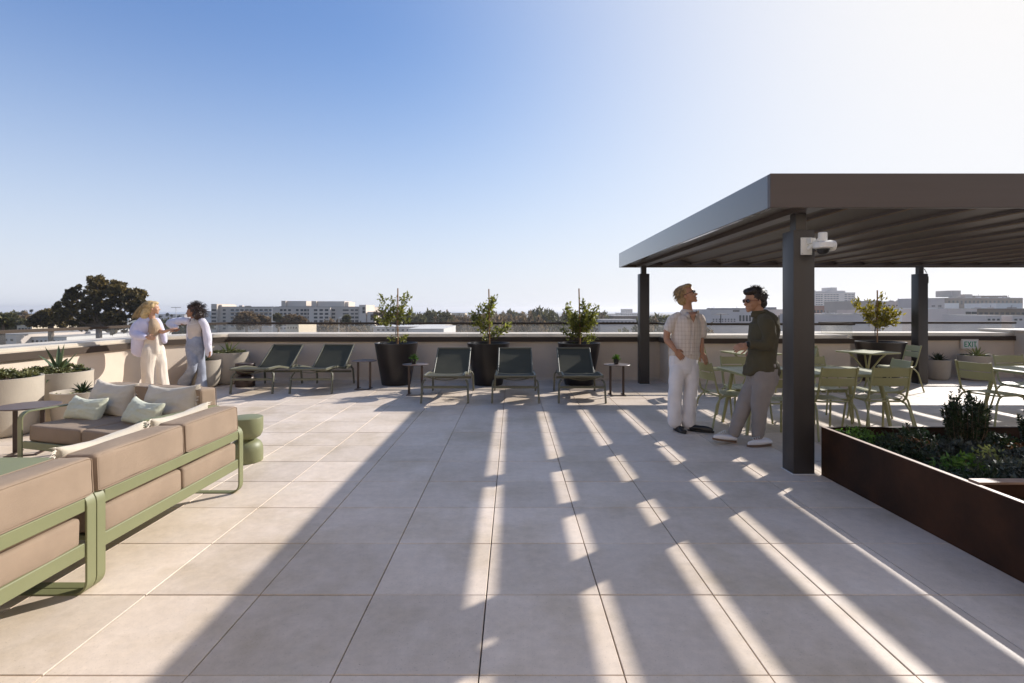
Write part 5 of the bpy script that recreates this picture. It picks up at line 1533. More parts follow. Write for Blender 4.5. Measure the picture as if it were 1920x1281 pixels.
# ================================================================== people
M['skin_tan'] = mat('tanned_skin', (0.42,0.215,0.125), 0.5, var=0.08, scale=12, spec=0.4)
M['skin_olive'] = mat('olive_skin', (0.40,0.215,0.13), 0.5, var=0.08, scale=12, spec=0.4)
M['skin_fair'] = mat('fair_skin', (0.52,0.29,0.18), 0.5, var=0.06, scale=12, spec=0.4)
M['skin_brown'] = mat('brown_skin', (0.33,0.16,0.09), 0.5, var=0.06, scale=12, spec=0.4)
M['hair_dark'] = mat('dark_hair', (0.022,0.014,0.010), 0.45, var=0.3, scale=40, island=0.5, spec=0.5)
M['hair_curly'] = mat('curly_brown_hair', (0.035,0.018,0.011), 0.5, var=0.4, scale=30, island=0.6, spec=0.5)
M['hair_sandy'] = mat('sandy_hair', (0.30,0.19,0.08), 0.5, var=0.4, scale=40, island=0.45, transl=0.15)
M['hair_blonde'] = mat('blonde_hair', (0.58,0.42,0.20), 0.5, var=0.3, scale=30, island=0.4, transl=0.25)
M['whitecloth'] = weave_mat('white_trouser_cloth', (0.74,0.71,0.70), scale=160, bump=0.3)
M['greycloth'] = weave_mat('grey_trouser_cloth', (0.29,0.255,0.23), scale=160, bump=0.3, sheen=0.1)
M['olivecloth'] = weave_mat('olive_shirt_cloth', (0.088,0.076,0.045), scale=140, bump=0.35, sheen=0.05)
M['lavcloth'] = weave_mat('pale_lavender_shirt_cloth', (0.66,0.63,0.78), scale=120, bump=0.35)
M['whiteshirt'] = weave_mat('white_overshirt_cloth', (0.72,0.68,0.74), scale=120, bump=0.35)
M['creamcloth'] = weave_mat('cream_trouser_cloth', (0.74,0.64,0.52), scale=140, bump=0.3)
M['tank_tan'] = weave_mat('tan_tank_cloth', (0.42,0.30,0.19), scale=140, bump=0.3)
M['tank_cream'] = weave_mat('cream_tank_cloth', (0.62,0.53,0.44), scale=140, bump=0.3)
M['denim'] = weave_mat('washed_denim', (0.31,0.33,0.38), scale=200, bump=0.35, var=0.3, sheen=0.1)
M['blackleather'] = mat('black_leather', (0.012,0.012,0.012), 0.35)
M['whiteleather'] = mat('white_leather', (0.72,0.70,0.68), 0.45, var=0.04)
M['gumsole'] = mat('gum_sole', (0.16,0.10,0.06), 0.7)
M['lens'] = mat('dark_lens', (0.012,0.010,0.010), 0.08, spec=0.8)
M['tortoise'] = mat('tortoise_frame', (0.16,0.05,0.02), 0.3)
# checked short sleeve shirt
def checked():
    m = weave_mat('cream_checked_shirt_cloth', (0.68,0.60,0.52), scale=140, bump=0.3)
    N = m.node_tree.nodes; L = m.node_tree.links; b = N['Principled BSDF']
    tc = N.new('ShaderNodeTexCoord'); sp = N.new('ShaderNodeSeparateXYZ'); L.new(tc.outputs['Object'], sp.inputs[0])
    def band(o, f, th):
        a_ = N.new('ShaderNodeMath'); a_.operation = 'MULTIPLY'; a_.inputs[1].default_value = f; L.new(o, a_.inputs[0])
        c = N.new('ShaderNodeMath'); c.operation = 'FRACT'; L.new(a_.outputs[0], c.inputs[0])
        d = N.new('ShaderNodeMath'); d.operation = 'GREATER_THAN'; d.inputs[1].default_value = th; L.new(c.outputs[0], d.inputs[0]); return d.outputs[0]
    bx_, bz_ = band(sp.outputs[0], 26, 0.72), band(sp.outputs[2], 20, 0.80)
    ad = N.new('ShaderNodeMath'); ad.operation = 'ADD'; L.new(bx_, ad.inputs[0]); L.new(bz_, ad.inputs[1])
    ml = N.new('ShaderNodeMath'); ml.operation = 'MULTIPLY'; ml.inputs[1].default_value = 0.32; ml.use_clamp = True; L.new(ad.outputs[0], ml.inputs[0])
    old = b.inputs['Base Color'].links[0].from_socket
    mx = N.new('ShaderNodeMixRGB'); L.new(ml.outputs[0], mx.inputs[0]); L.new(old, mx.inputs[1]); mx.inputs[2].default_value = (0.48,0.38,0.30,1)
    L.new(mx.outputs[0], b.inputs['Base Color'])
    return m
M['checked'] = checked()

def limb(mb, pts, seg=14):
    """pts: list of (pos, rx, ry) : rx across the picture (x-ish), ry in depth; closed loft with rounded ends"""
    P3 = [(Vector(p), rx, ry) for p, rx, ry in pts]
    # densify with catmull-rom
    out_ = []
    n = len(P3)
    for i in range(n-1):
        p0 = P3[max(0, i-1)]; p1 = P3[i]; p2 = P3[i+1]; p3 = P3[min(n-1, i+2)]
        for k in range(4):
            t_ = k/4
            def cr(a, b, c, d): return 0.5*((2*b) + (c-a)*t_ + (2*a-5*b+4*c-d)*t_*t_ + (3*b-a-3*c+d)*t_**3)
            out_.append((cr(p0[0], p1[0], p2[0], p3[0]), max(.002, cr(p0[1], p1[1], p2[1], p3[1])), max(.002, cr(p0[2], p1[2], p2[2], p3[2]))))
    out_.append(P3[-1])
    # rounded caps
    def cap(a, b):
        d = (a[0]-b[0]).normalized(); r = min(a[1], a[2])
        return [(a[0]+d*r*math.sin(R(q)), a[1]*math.cos(R(q)), a[2]*math.cos(R(q))) for q in (80, 55, 28)]
    chain = cap(out_[0], out_[1]) + out_ + list(reversed(cap(out_[-1], out_[-2])))
    vs = []; fs = []
    m = len(chain); pu = None
    for i, (p, rx, ry) in enumerate(chain):
        a_ = chain[max(0, i-1)][0]; b_ = chain[min(m-1, i+1)][0]
        t_ = (b_-a_)
        if t_.length < 1e-6: t_ = Vector((0,0,1))
        t_.normalize()
        yv = Vector((0,1,0)); yv = yv - t_*yv.dot(t_)
        if yv.length < 0.25: yv = Vector((0,0,1)) - t_*t_.z
        yv.normalize(); xv = yv.cross(t_).normalized()
        for k in range(seg):
            a1 = 2*PI*k/seg; vs.append(p + xv*rx*math.cos(a1) + yv*ry*math.sin(a1))
    for i in range(m-1):
        for k in range(seg):
            k2 = (k+1) % seg; fs.append((i*seg+k, i*seg+k2, (i+1)*seg+k2, (i+1)*seg+k))
    fs.append(tuple(reversed(range(seg)))); fs.append(tuple((m-1)*seg+k for k in range(seg)))
    mb.add(vs, fs)

def fuse(name, mb, voxel, mt, parent, smooth_it=4, wrinkle=None, cut=None):
    """union of closed shapes into ONE continuous skin; wrinkle=(amp, (fx,fy,fz))"""
    me = bpy.data.meshes.new('tmp'); me.from_pydata([tuple(v) for v in mb.v], [], mb.f)
    bm = bmesh.new(); bm.from_mesh(me); bmesh.ops.recalc_face_normals(bm, faces=bm.faces); bm.to_mesh(me); bm.free()
    o = bpy.data.objects.new('tmp', me); COL.objects.link(o)
    r = o.modifiers.new('r', 'REMESH'); r.mode = 'VOXEL'; r.voxel_size = voxel; r.use_smooth_shade = True
    s = o.modifiers.new('s', 'SMOOTH'); s.factor = 0.5; s.iterations = smooth_it
    dg = bpy.context.evaluated_depsgraph_get(); ev = o.evaluated_get(dg)
    out_ = bpy.data.meshes.new_from_object(ev)
    bpy.data.objects.remove(o)
    if wrinkle:
        amp, (fx, fy, fz) = wrinkle
        nv = len(out_.vertices)
        co = np.empty(nv*3, dtype=np.float32); out_.vertices.foreach_get('co', co); co = co.reshape(-1, 3)
        no = np.empty(nv*3, dtype=np.float32); out_.vertices.foreach_get('normal', no); no = no.reshape(-1, 3)
        d = np.empty(nv)
        for i in range(nv):
            x, y, z = co[i]
            a_ = noise.noise(Vector((x*fx, y*fy, z*fz))); b_ = noise.noise(Vector((x*fx*2.3+7, y*fy*2.3, z*fz*2.1+x*6)))
            d[i] = (1-abs(a_)*2)*0.6 + b_*0.5
        co = co + no*(d*amp)[:, None]
        out_.vertices.foreach_set('co', co.astype(np.float32).ravel()); out_.update()
    out_.polygons.foreach_set('use_smooth', [True]*len(out_.polygons))
    out_.materials.clear(); out_.materials.append(mt); out_.name = name
    return link(name, out_, None, parent)

def rot(yaw, pitch=0, roll=0):
    """head frame: local +x = face direction; yaw about z, pitch up positive"""
    return Matrix.Rotation(yaw, 3, 'Z') @ Matrix.Rotation(-pitch, 3, 'Y') @ Matrix.Rotation(roll, 3, 'X')

def head(mb, c, M3, s=1.0, fem=False):
    """skull, jaw, nose, lips, ears, brow; c = centre of skull, about 0.23 m tall"""
    def b(x, y, z, rx, ry, rz): mb.ball(Vector(c) + M3 @ (Vector((x, y, z))*s), rx*s, ry*s, rz*s, 16, M3)
    b(-0.010, 0, 0.020, 0.098, 0.076, 0.096)
    b(0.030, 0, -0.010, 0.062, 0.064, 0.085)
    b(0.040, 0, -0.062, 0.045, 0.048, 0.040)
    b(0.066, 0, -0.094, 0.020, 0.024, 0.018)          # chin
    b(0.082, 0, -0.012, 0.018, 0.011, 0.026)          # nose bridge
    b(0.098, 0, -0.030, 0.017, 0.014, 0.013)          # nose tip
    b(0.080, 0, -0.062, 0.013, 0.024, 0.007)          # lips
    b(0.079, 0, -0.070, 0.012, 0.021, 0.007)
    b(0.074, 0, 0.022, 0.020, 0.046, 0.012)           # brow
    for s_ in (-1, 1):
        b(0.052, s_*0.040, -0.030, 0.026, 0.022, 0.024)  # cheek
        b(-0.012, s_*0.077, -0.014, 0.017, 0.008, 0.030) # ear

def eyes(parent, c, M3, mt):
    m = MB()
    for s_ in (-1, 1): m.ball(Vector(c) + M3 @ Vector((0.083, s_*0.031, 0.002)), 0.009, 0.013, 0.006, 10, M3)
    m.build('eyes', M['blackleather'], parent)

def sunglasses(parent, c, M3, frame, lens, s=1.1):
    M3 = M3 * s
    f = MB()
    for s_ in (-1, 1):
        pts = [Vector(c) + M3 @ Vector((0.098 - abs(0.033+0.024*math.cos(a_))*0.25, s_*(0.034+0.027*math.cos(a_)), 0.004+0.019*math.sin(a_))) for a_ in [2*PI*k/16 for k in range(16)]]
        f.tube(pts, 0.0028, 6, closed=True)
        f.tube([Vector(c) + M3 @ Vector(q) for q in ((0.086, s_*0.062, 0.008), (0.03, s_*0.080, 0.006), (-0.02, s_*0.082, 0.0))], 0.003, 6)
        l = MB(); pts2 = [p for p in pts]
        cc = sum(pts2, Vector())/len(pts2)
        l.add([cc + M3 @ Vector((0.003,0,0))] + pts2, [(0, k+1, (k+1) % 16 + 1) for k in range(16)] )
        o = l.build('sunglass_lens', lens, parent)
        md = o.modifiers.new('t', 'SOLIDIFY'); md.thickness = 0.002
    f.tube([Vector(c) + M3 @ Vector((0.1, -0.010, 0.008)), Vector(c) + M3 @ Vector((0.102, 0, 0.011)), Vector(c) + M3 @ Vector((0.1, 0.010, 0.008))], 0.003, 6)
    f.build('sunglasses', frame, parent)

def hand(mb, wrist, d, pn, curl=0.4, s=1.0, thumb=1, spread=0.08):
    """wrist position, d direction of the hand, pn palm normal (fingers curl towards it)"""
    w_ = Vector(wrist); d = Vector(d).normalized(); pn = Vector(pn); pn = (pn - d*pn.dot(d)).normalized(); sd_ = d.cross(pn).normalized()
    limb(mb, [(w_ - d*0.03, 0.022*s, 0.022*s), (w_, 0.024*s, 0.019*s), (w_ + d*0.035*s, 0.030*s, 0.020*s)], 12)
    # palm as three side by side lofts
    for q in (-0.024, 0.0, 0.024):
        limb(mb, [(w_ + d*0.01, 0.017*s, 0.014*s), (w_ + d*0.05*s + sd_*q*s, 0.018*s, 0.014*s), (w_ + d*0.092*s + sd_*q*1.15*s, 0.016*s, 0.012*s)], 10)
    for i, (q, L_) in enumerate(((0.032, .066), (0.011, .078), (-0.011, .073), (-0.032, .056))):
        b = w_ + d*0.088*s + sd_*q*s; dd = (d + sd_*(q*spread*12)).normalized(); L_ *= s
        a1, a2, a3 = curl*0.7, curl*1.7, curl*2.4
        def dr(a_): return dd*math.cos(a_) + pn*math.sin(a_)
        p1 = b + dr(a1)*L_*.45; p2 = p1 + dr(a2)*L_*.32; p3 = p2 + dr(a3)*L_*.26
        limb(mb, [(b - dd*0.015, .0095*s, .0095*s), (b, .0092*s, .0092*s), (p1, .0085*s, .0085*s), (p2, .0078*s, .0078*s), (p3, .0066*s, .0066*s)], 8)
    tb = w_ + d*0.025*s + sd_*0.026*s*thumb
    t1 = tb + (d*0.55 + sd_*thumb*0.75 + pn*0.25).normalized()*0.038*s; t2 = t1 + (d*0.85 + sd_*thumb*0.25 + pn*0.45).normalized()*0.032*s; t3 = t2 + (d*0.9 + pn*0.5).normalized()*0.022*s
    limb(mb, [(tb - d*0.01, .013*s, .013*s), (t1, .0115*s, .0115*s), (t2, .0098*s, .0098*s), (t3, .008*s, .008*s)], 8)

def strands(name, mt, parent, specs, rad=0.0022, seed=0):
    """specs: list of polylines"""
    m = MB()
    for pts in specs: m.tube(pts, rad, 4, scales=[1.0 - 0.7*i/(len(pts)-1) for i in range(len(pts))])
    me = m.mesh(name, fix=False); me.materials.append(mt)
    return tag(link(name, me, None, parent), kind='stuff')

def shoe(mb, sole, heel, toe, zg, width=0.05, hgt=0.075, lift=0.0, ank=None):
    """shoe from heel to toe point (ground), lifted toe"""
    h_, t_ = Vector(heel), Vector(toe); h_.z = zg; t_.z = zg
    d = (t_-h_); L_ = d.length; d.normalize()
    def at(s_, z): return h_ + d*L_*s_ + Vector((0,0,z + lift*s_))
    limb(mb, [(at(0.10, hgt*.62), width*.62, hgt*.62), (at(0.28, hgt*.62), width*.74, hgt*.62), (at(0.5, hgt*.50), width*.85, hgt*.46), (at(0.72, hgt*.38), width, hgt*.34), (at(0.9, hgt*.30), width*.80, hgt*.24)], 14)
    if ank is not None: limb(mb, [(at(0.12, hgt*.7), width*.66, width*.85), (Vector(ank), width*.70, width*.80)], 12)
    # sole
    n = 20; vs = []; side = Vector((-d.y, d.x, 0))
    out_ = []
    for k in range(n):
        a_ = 2*PI*k/n; s_ = 0.5+0.5*math.cos(a_); wv = math.sin(a_)*width*(0.78 + 0.30*s_)*1.02
        out_.append(h_ + d*L_*s_ + side*wv + Vector((0,0,lift*s_)))
    vs = [p + Vector((0,0,0.001)) for p in out_] + [p + Vector((0,0,0.022)) for p in out_]
    sole.add(vs, [tuple(reversed(range(n))), tuple(range(n, 2*n))] + [(k, (k+1) % n, n+(k+1) % n, n+k) for k in range(n)])

def person(label, org):
    return thing('person', label, 'person', org)

# ------------------------------------------------------------------ man in white, looking up
OM = Vector((2.17, 6.45, 0.0))
def q1(px, py, dy=0.0, Y=6.45):
    return P(px, py, Y+dy) - OM
t = person('man in checked cream shirt, white trousers and sunglasses resting hand on chair', OM)
b = MB()
HC = q1(1288, 553, 0.0); HM = rot(R(-28), R(20))
head(b, HC, HM, 1.10)
nb = q1(1289, 584, 0.03)
limb(b, [(HC + HM @ Vector((-0.02,0,-0.05)), .056, .060), (HC.lerp(nb, .65), .056, .058), (nb, .066, .064), (nb + Vector((0,0.0,-0.07)), .085, .06)], 14)
sL, sR = q1(1260, 602, 0.02), q1(1314, 602, 0.02)
# torso
limb(b, [(q1(1288,594,.02), .10, .06), (q1(1288,606,.02), .14, .085), (q1(1286,630,.01), .14, .09), (q1(1283,655,.01), .12, .08), (q1(1281,672,.01), .12, .08), (q1(1281,690,.01), .11, .075)], 18)
eL, wL = q1(1250, 636, -0.02), q1(1266, 657, -0.13)
limb(b, [(sL, .040, .042), (q1(1253,615,.0), .048, .048), (eL, .040, .042), (eL.lerp(wL,.4), .040, .040), (wL, .025, .028)], 12)
hand(b, wL, q1(1276,668,-0.14)-wL, Vector((0.1,0.9,-0.1)), 0.25, 0.95, 1)
eR, wR = q1(1314, 638, 0.02), q1(1316.5, 661, -0.02)
limb(b, [(sR, .040, .042), (q1(1315,615,.02), .046, .046), (eR, .039, .040), (eR.lerp(wR,.4), .037, .038), (wR, .025, .028)], 12)
hand(b, wR, q1(1323,675,-0.03)-wR, Vector((0.25,0.1,-0.9)), 0.22, 1.0, -1, 0.10)
for (hx, kx, ky, ax, ay, fy) in ((1269, 1266, 738, 1267, 798, -0.02), (1294, 1294, 738, 1294, 800, 0.0)):
    limb(b, [(q1(hx+(3 if hx<1280 else -3),695,fy), .058, .062), (q1(kx,ky,fy), .050, .052), (q1(ax,765,fy), .048, .050), (q1(ax,ay,fy), .042, .044)], 12)
fuse('body', b, 0.0055, M['skin_tan'], t, 3)
# shirt: boxy short sleeves, open V neck, hem over the trousers
s_ = MB()
limb(s_, [(q1(1288,588,.025), .085, .07), (q1(1288,594,.025), .145, .100), (q1(1288,606,.015), .178, .122), (q1(1286,632,.01), .182, .124), (q1(1284,652,.01), .180, .124), (q1(1283,664,.01), .186, .126)], 24)
limb(s_, [(q1(1270,593,.02), .052, .06), (q1(1260,602,.01), .060, .068), (q1(1255,616,.0), .066, .070)], 16)
limb(s_, [(q1(1306,593,.02), .052, .06), (q1(1314,602,.02), .060, .068), (q1(1316,626,.02), .062, .070)], 16)
shirt = fuse('short_sleeve_shirt', s_, 0.0075, M['checked'], t, 3, (0.010, (9, 9, 3.0)))
# open collar showing chest: a V patch of skin proud of the shirt, and collar flaps
v_ = MB()
cz = q1(1300, 588, 0); 
def f1(px, py, dy): return q1(px, py, dy)
v_.add([f1(1290.5,586,-.095), f1(1308,584,-.095), f1(1300.5,605,-.150), f1(1295,591,-.135), f1(1303.5,590,-.130)], [(0,3,2),(0,1,4,3),(3,4,2),(1,2,4)])
o = v_.build('chest_skin', M['skin_tan'], t); md = o.modifiers.new('t','SOLIDIFY'); md.thickness = 0.012
for (a1, a2, a3, a4) in (((1289,584,-.07),(1284,589,-.10),(1292,597,-.145),(1295,590,-.125)), ((1306,582,-.07),(1311,588,-.10),(1308,594,-.135),(1303,589,-.122))):
    c_ = MB(); c_.add([f1(*a1), f1(*a2), f1(*a3), f1(*a4)], [(0,1,2,3)]); o = c_.build('collar_flap', M['checked'], t); md = o.modifiers.new('t','SOLIDIFY'); md.thickness = 0.006
for py in (612, 622, 632, 642, 652):
    m = MB(); m.ball(f1(1298.5-(py-612)*0.03, py, -0.128), 0.006, 0.003, 0.006, 8); m.build('button', M['brown'], t)
m = MB(); m.bar([f1(1300,601,-.134), f1(1299,625,-.139), f1(1297,650,-.139), f1(1296.5,664,-.139)], 0.028, 0.004, up=(0,1,0)); m.build('placket', M['checked'], t)
# white trousers, straight wide legs
w_ = MB()
limb(w_, [(q1(1282,656,.01), .150, .105), (q1(1281,672,.01), .170, .120), (q1(1281,690,.01), .172, .122)], 20)
limb(w_, [(q1(1271,688,.0), .098, .11), (q1(1268,715,-.01), .088, .098), (q1(1265.5,745,-.01), .080, .088), (q1(1265,775,-.01), .080, .088), (q1(1265,790,-.01), .084, .090)], 18)
limb(w_, [(q1(1294,688,.01), .098, .11), (q1(1296,715,.01), .088, .098), (q1(1294,745,.0), .080, .088), (q1(1291.5,775,.0), .082, .090), (q1(1291,792,.0), .086, .092)], 18)
fuse('trousers', w_, 0.008, M['whitecloth'], t, 3, (0.011, (7, 7, 4.5)))
sh = MB(); so1 = MB()
shoe(sh, so1, (q1(1266,800).x, 0.06, 0), (q1(1275,800).x, -0.21, 0), 0.003, 0.046, 0.075, ank=q1(1266,792,-.01))
shoe(sh, so1, (q1(1288,800).x, -0.02, 0), (q1(1331,800).x-0.005, -0.16, 0), 0.003, 0.046, 0.075, ank=q1(1292,793,0))
fuse('shoes', sh, 0.006, M['blackleather'], t, 3); so1.build('soles', M['blackleather'], t, smooth=0)
sunglasses(t, HC, HM, M['blackleather'], M['lens'])
rg = random.Random(3); sp = []
hcap = MB()
for (x, y, z, rx, ry, rz) in ((-0.035,0,0.038,.103,.091,.098), (-0.068,0,-0.035,.070,.082,.082), (0.02,0,0.098,.076,.070,.034)):
    hcap.ball(HC + HM @ Vector((x,y,z)), rx, ry, rz, 18, HM)
fuse('hair', hcap, 0.007, M['hair_sandy'], t, 2, (0.006, (30, 30, 12)))
for k in range(420):
    a_ = rg.uniform(0, 2*PI); e_ = rg.uniform(-0.5, 1.4)
    d0 = Vector((math.cos(a_)*math.cos(e_), math.sin(a_)*math.cos(e_), math.sin(e_)))
    if d0.x > 0.35 and d0.z < 0.6: continue
    p0 = HC + HM @ Vector((-0.035 + d0.x*0.104, d0.y*0.092, 0.033 + d0.z*0.098))
    dn = HM @ (Vector((-0.55, d0.y*0.35, -0.45 + 0.2*d0.z)) + Vector((rg.uniform(-.25,.25), rg.uniform(-.25,.25), rg.uniform(-.2,.2))))
    L_ = rg.uniform(0.03, 0.06)
    sp.append([p0, p0 + dn*L_*.5 + (HM@d0)*0.004, p0 + dn*L_])
strands('hair_locks', M['hair_sandy'], t, sp, 0.0035)

# ------------------------------------------------------------------ man in olive shirt, profile to the left
OM2 = Vector((2.68, 5.78, 0.0))
def q2(px, py, dy=0.0, Y=5.78): return P(px, py, Y+dy) - OM2
t = person('man in olive shirt, grey trousers and white sneakers seen from the side', OM2)
b = MB()
HC = q2(1413.5, 565, 0.0); HM = rot(R(180+10), R(-2))
head(b, HC, HM, 1.10)
nb = q2(1424, 588, 0.0)
limb(b, [(HC + HM @ Vector((-0.025,0,-0.05)), .058, .060), (HC.lerp(nb,.65), .058, .058), (nb, .064, .064), (nb + Vector((0.03,0,-0.06)), .075, .075)], 14)
limb(b, [(q2(1431,600), .06, .12), (q2(1433,615), .10, .15), (q2(1430,645), .10, .13), (q2(1430,672), .10, .13), (q2(1431,695), .10, .13)], 18)
shN = q2(1437, 606, -0.19); elN = q2(1440, 648, -0.20); wrN = q2(1400, 646, -0.17)
limb(b, [(shN, .044, .044), (shN.lerp(elN,.5), .046, .046), (elN, .042, .042), (elN.lerp(wrN,.5), .040, .040), (wrN, .027, .027)], 12)
hand(b, wrN, q2(1386,651,-0.17)-wrN, Vector((0.0,0.75,-0.6)), 0.50, 1.0, 1)
shF = q2(1432, 606, 0.19); elF = q2(1436, 648, 0.20); wrF = q2(1412, 658, 0.10)
limb(b, [(shF, .044, .044), (elF, .042, .042), (wrF, .028, .028)], 12)
hand(b, wrF, q2(1400,660,0.06)-wrF, Vector((0.0,-0.75,-0.6)), 0.6, 0.95, -1)
kB, aB = q2(1424,758,-0.07), q2(1421,822,-0.05); kF, aF = q2(1396,758,0.07), q2(1374,818,0.06)
limb(b, [(q2(1431,705,-.06), .065, .065), (kB, .052, .052), (aB, .044, .044)], 12)
limb(b, [(q2(1423,705,.06), .065, .065), (kF, .052, .052), (aF, .044, .044)], 12)
fuse('body', b, 0.0055, M['skin_olive'], t, 3)
s_ = MB()
limb(s_, [(q2(1423,588), .068, .072), (q2(1428,594), .100, .13), (q2(1433,603), .135, .19), (q2(1432,620), .148, .200), (q2(1430,642), .142, .180), (q2(1428,662), .142, .175), (q2(1427,680), .150, .185), (q2(1428,689), .155, .185)], 24)
limb(s_, [(q2(1432,600,-.12), .07, .07), (q2(1437,606,-.19), .076, .074), (q2(1441,625,-.215), .070, .068), (q2(1441,646,-.205), .062, .062)], 16)
limb(s_, [(q2(1442,644,-.205), .058, .058), (q2(1428,648,-.20), .054, .054), (q2(1411,647,-.185), .044, .046)], 14)
limb(s_, [(q2(1432,600,.12), .07, .07), (q2(1435,610,.19), .07, .07), (q2(1438,645,.21), .056, .056), (q2(1420,655,.15), .045, .045)], 14)
limb(s_, [(q2(1440,688,0.0), .11, .17), (q2(1446,697,0.0), .085, .13)], 16)      # tail of the shirt at the back
limb(s_, [(q2(1412,690,0.0), .07, .15), (q2(1404,699,-0.02), .035, .10)], 16)    # front tail
fuse('shirt', s_, 0.0075, M['olivecloth'], t, 3, (0.013, (6, 6, 6)))
for (pa, pb) in (((1412,588,-.06),(1426,586,-.09)),):
    pass
cl = MB(); ring = [q2(1423,588.5) + Vector((math.cos(a_)*.078, math.sin(a_)*.080, math.cos(a_)*0.018)) for a_ in [2*PI*k/20 for k in range(20)]]
cl.sweep(ring, [(-.005,-.022),(.005,-.022),(.005,.022),(-.005,.022)], closed=True); cl.build('collar', M['olivecloth'], t)
w_ = MB()
limb(w_, [(q2(1430,676), .130, .165), (q2(1431,692), .150, .175), (q2(1431,708), .150, .172)], 20)
limb(w_, [(q2(1433,700,-.07), .125, .118), (q2(1432,722,-.08), .118, .105), (q2(1425,758,-.07), .088, .085), (q2(1423,790,-.06), .070, .072), (q2(1421,815,-.05), .060, .062)], 18)
limb(w_, [(q2(1424,700,.07), .115, .115), (q2(1410,730,.08), .100, .098), (q2(1396,758,.07), .084, .084), (q2(1384,790,.06), .068, .070), (q2(1376,811,.06), .060, .062)], 18)
fuse('trousers', w_, 0.0075, M['greycloth'], t, 3, (0.012, (5, 5, 9)))
sh = MB(); so1 = MB()
shoe(sh, so1, (q2(1441,0).x, -0.07, 0), (q2(1391,0).x+0.0, -0.12, 0), 0.003, 0.042, 0.078, ank=q2(1421,822,-.05))
shoe(sh, so1, (q2(1385,0).x, 0.05, 0), (q2(1337,0).x, 0.02, 0), 0.003, 0.042, 0.078, lift=0.045, ank=q2(1374,817,.06))
fuse('sneakers', sh, 0.006, M['whiteleather'], t, 3); so1.build('soles', M['gumsole'], t, smooth=0)
m = MB()
for k in range(4):
    x = q2(1403+3.2*k,0).x; m.tube([(x, -0.145, 0.075+k*.010), (x+0.012, -0.10, 0.088+k*.012), (x, -0.06, 0.078+k*.010)], 0.003, 5)
    x = q2(1350+3.4*k,0).x; m.tube([(x, -0.01, 0.108+k*.008), (x+0.012, 0.03, 0.118+k*.010), (x, 0.07, 0.108+k*.008)], 0.003, 5)
m.build('laces', M['white'], t)
m = MB(); cq = q2(1408,646.5,-.182); m.lathe([(0.046,-.02),(0.052,-.018),(0.052,.018),(0.046,.02)], cq, 20, M=(wrN-elN).normalized().to_track_quat('Z','Y').to_matrix()); m.build('rolled_cuff', M['olivecloth'], t)
m = MB(); d_ = (wrN-elN).normalized(); c_ = wrN - d_*0.008
m.lathe([(0.031,-.014),(0.034,-.012),(0.034,.012),(0.031,.014)], c_, 20, M=d_.to_track_quat('Z','Y').to_matrix()); m.build('wristwatch', M['black'], t)
sunglasses(t, HC, HM, M['tortoise'], M['lens'])
hcap = MB()
for (x, y, z, rx, ry, rz) in ((-0.040,0,0.052,.108,.096,.098), (-0.078,0,-0.02,.062,.078,.070), (0.035,0,0.108,.074,.076,.042)):
    hcap.ball(HC + HM @ Vector((x,y,z)), rx, ry, rz, 18, HM)
fuse('hair', hcap, 0.007, M['hair_dark'], t, 1, (0.014, (38, 38, 38)))
sp = []
for k in range(520):
    a_ = rg.uniform(0, 2*PI); e_ = rg.uniform(-0.1, 1.5)
    d0 = Vector((math.cos(a_)*math.cos(e_), math.sin(a_)*math.cos(e_), math.sin(e_)))
    if d0.x > 0.3 and d0.z < 0.55: continue
    p0 = HC + HM @ Vector((-0.03 + d0.x*0.10, d0.y*0.088, 0.045 + d0.z*0.09)); dd = HM @ d0
    r1 = Vector((rg.uniform(-1,1), rg.uniform(-1,1), rg.uniform(-1,1)))*0.016
    sp.append([p0, p0 + dd*0.014 + r1*.5, p0 + dd*0.022 + r1*1.2, p0 + dd*0.024 + r1*1.9 + Vector((-.006,0,.0))])
strands('hair_curls', M['hair_dark'], t, sp, 0.0036)

# ------------------------------------------------------------------ blonde woman, back to the sun, looking right
OW = Vector((-6.15, 8.70, 0.0))
def q3(px, py, dy=0.0, Y=8.70): return P(px, py, Y+dy) - OW
t = person('blonde woman in pale lavender shirt and wide cream trousers leaning at left wall', OW)
b = MB()
HC = q3(287, 578); HM = rot(R(28), R(2))
head(b, HC, HM, 0.93)
nb = q3(284, 597)
limb(b, [(HC + HM @ Vector((-0.02,0,-0.05)), .046, .048), (HC.lerp(nb,.65), .045, .046), (nb, .055, .055)], 12)
limb(b, [(q3(284,604), .09, .06), (q3(285,612), .11, .075), (q3(287,626), .09, .07), (q3(287,640), .11, .08), (q3(287,650), .10, .08)], 16)
sA, eA, wA = q3(264,604,-.05), q3(250,626,-.10), q3(274,632,-.17)
limb(b, [(sA, .045,.045), (eA, .036,.036), (wA, .023,.023)], 10)
hand(b, wA, q3(285,634,-.16)-wA, Vector((0,.8,-.2)), 0.3, 0.85, 1)
sB, eB, wB = q3(293,606,.06), q3(302,622,.0), q3(317,619,-.02)
limb(b, [(sB, .042,.042), (eB, .034,.034), (wB, .022,.022)], 10)
hand(b, wB, q3(327,616,-.02)-wB, Vector((0,.3,-.9)), 0.2, 0.85, -1)
for hx, ax, dy in ((280, 284, -.06), (294, 302, .06)):
    limb(b, [(q3(hx+(2 if dy<0 else -2),660,dy), .06,.06), (q3((hx+ax)/2,700,dy), .05,.05), (q3(ax,742,dy), .038,.038)], 12)
fuse('body', b, 0.007, M['skin_fair'], t, 3)
s_ = MB()
limb(s_, [(q3(288,603,-.01), .055,.07), (q3(290,614,-.02), .078,.10), (q3(289,626,-.01), .072,.09), (q3(288,634,-.01), .080,.095)], 16)
fuse('tank_top', s_, 0.009, M['tank_tan'], t, 3, (0.005, (8,8,8)))
s_ = MB()
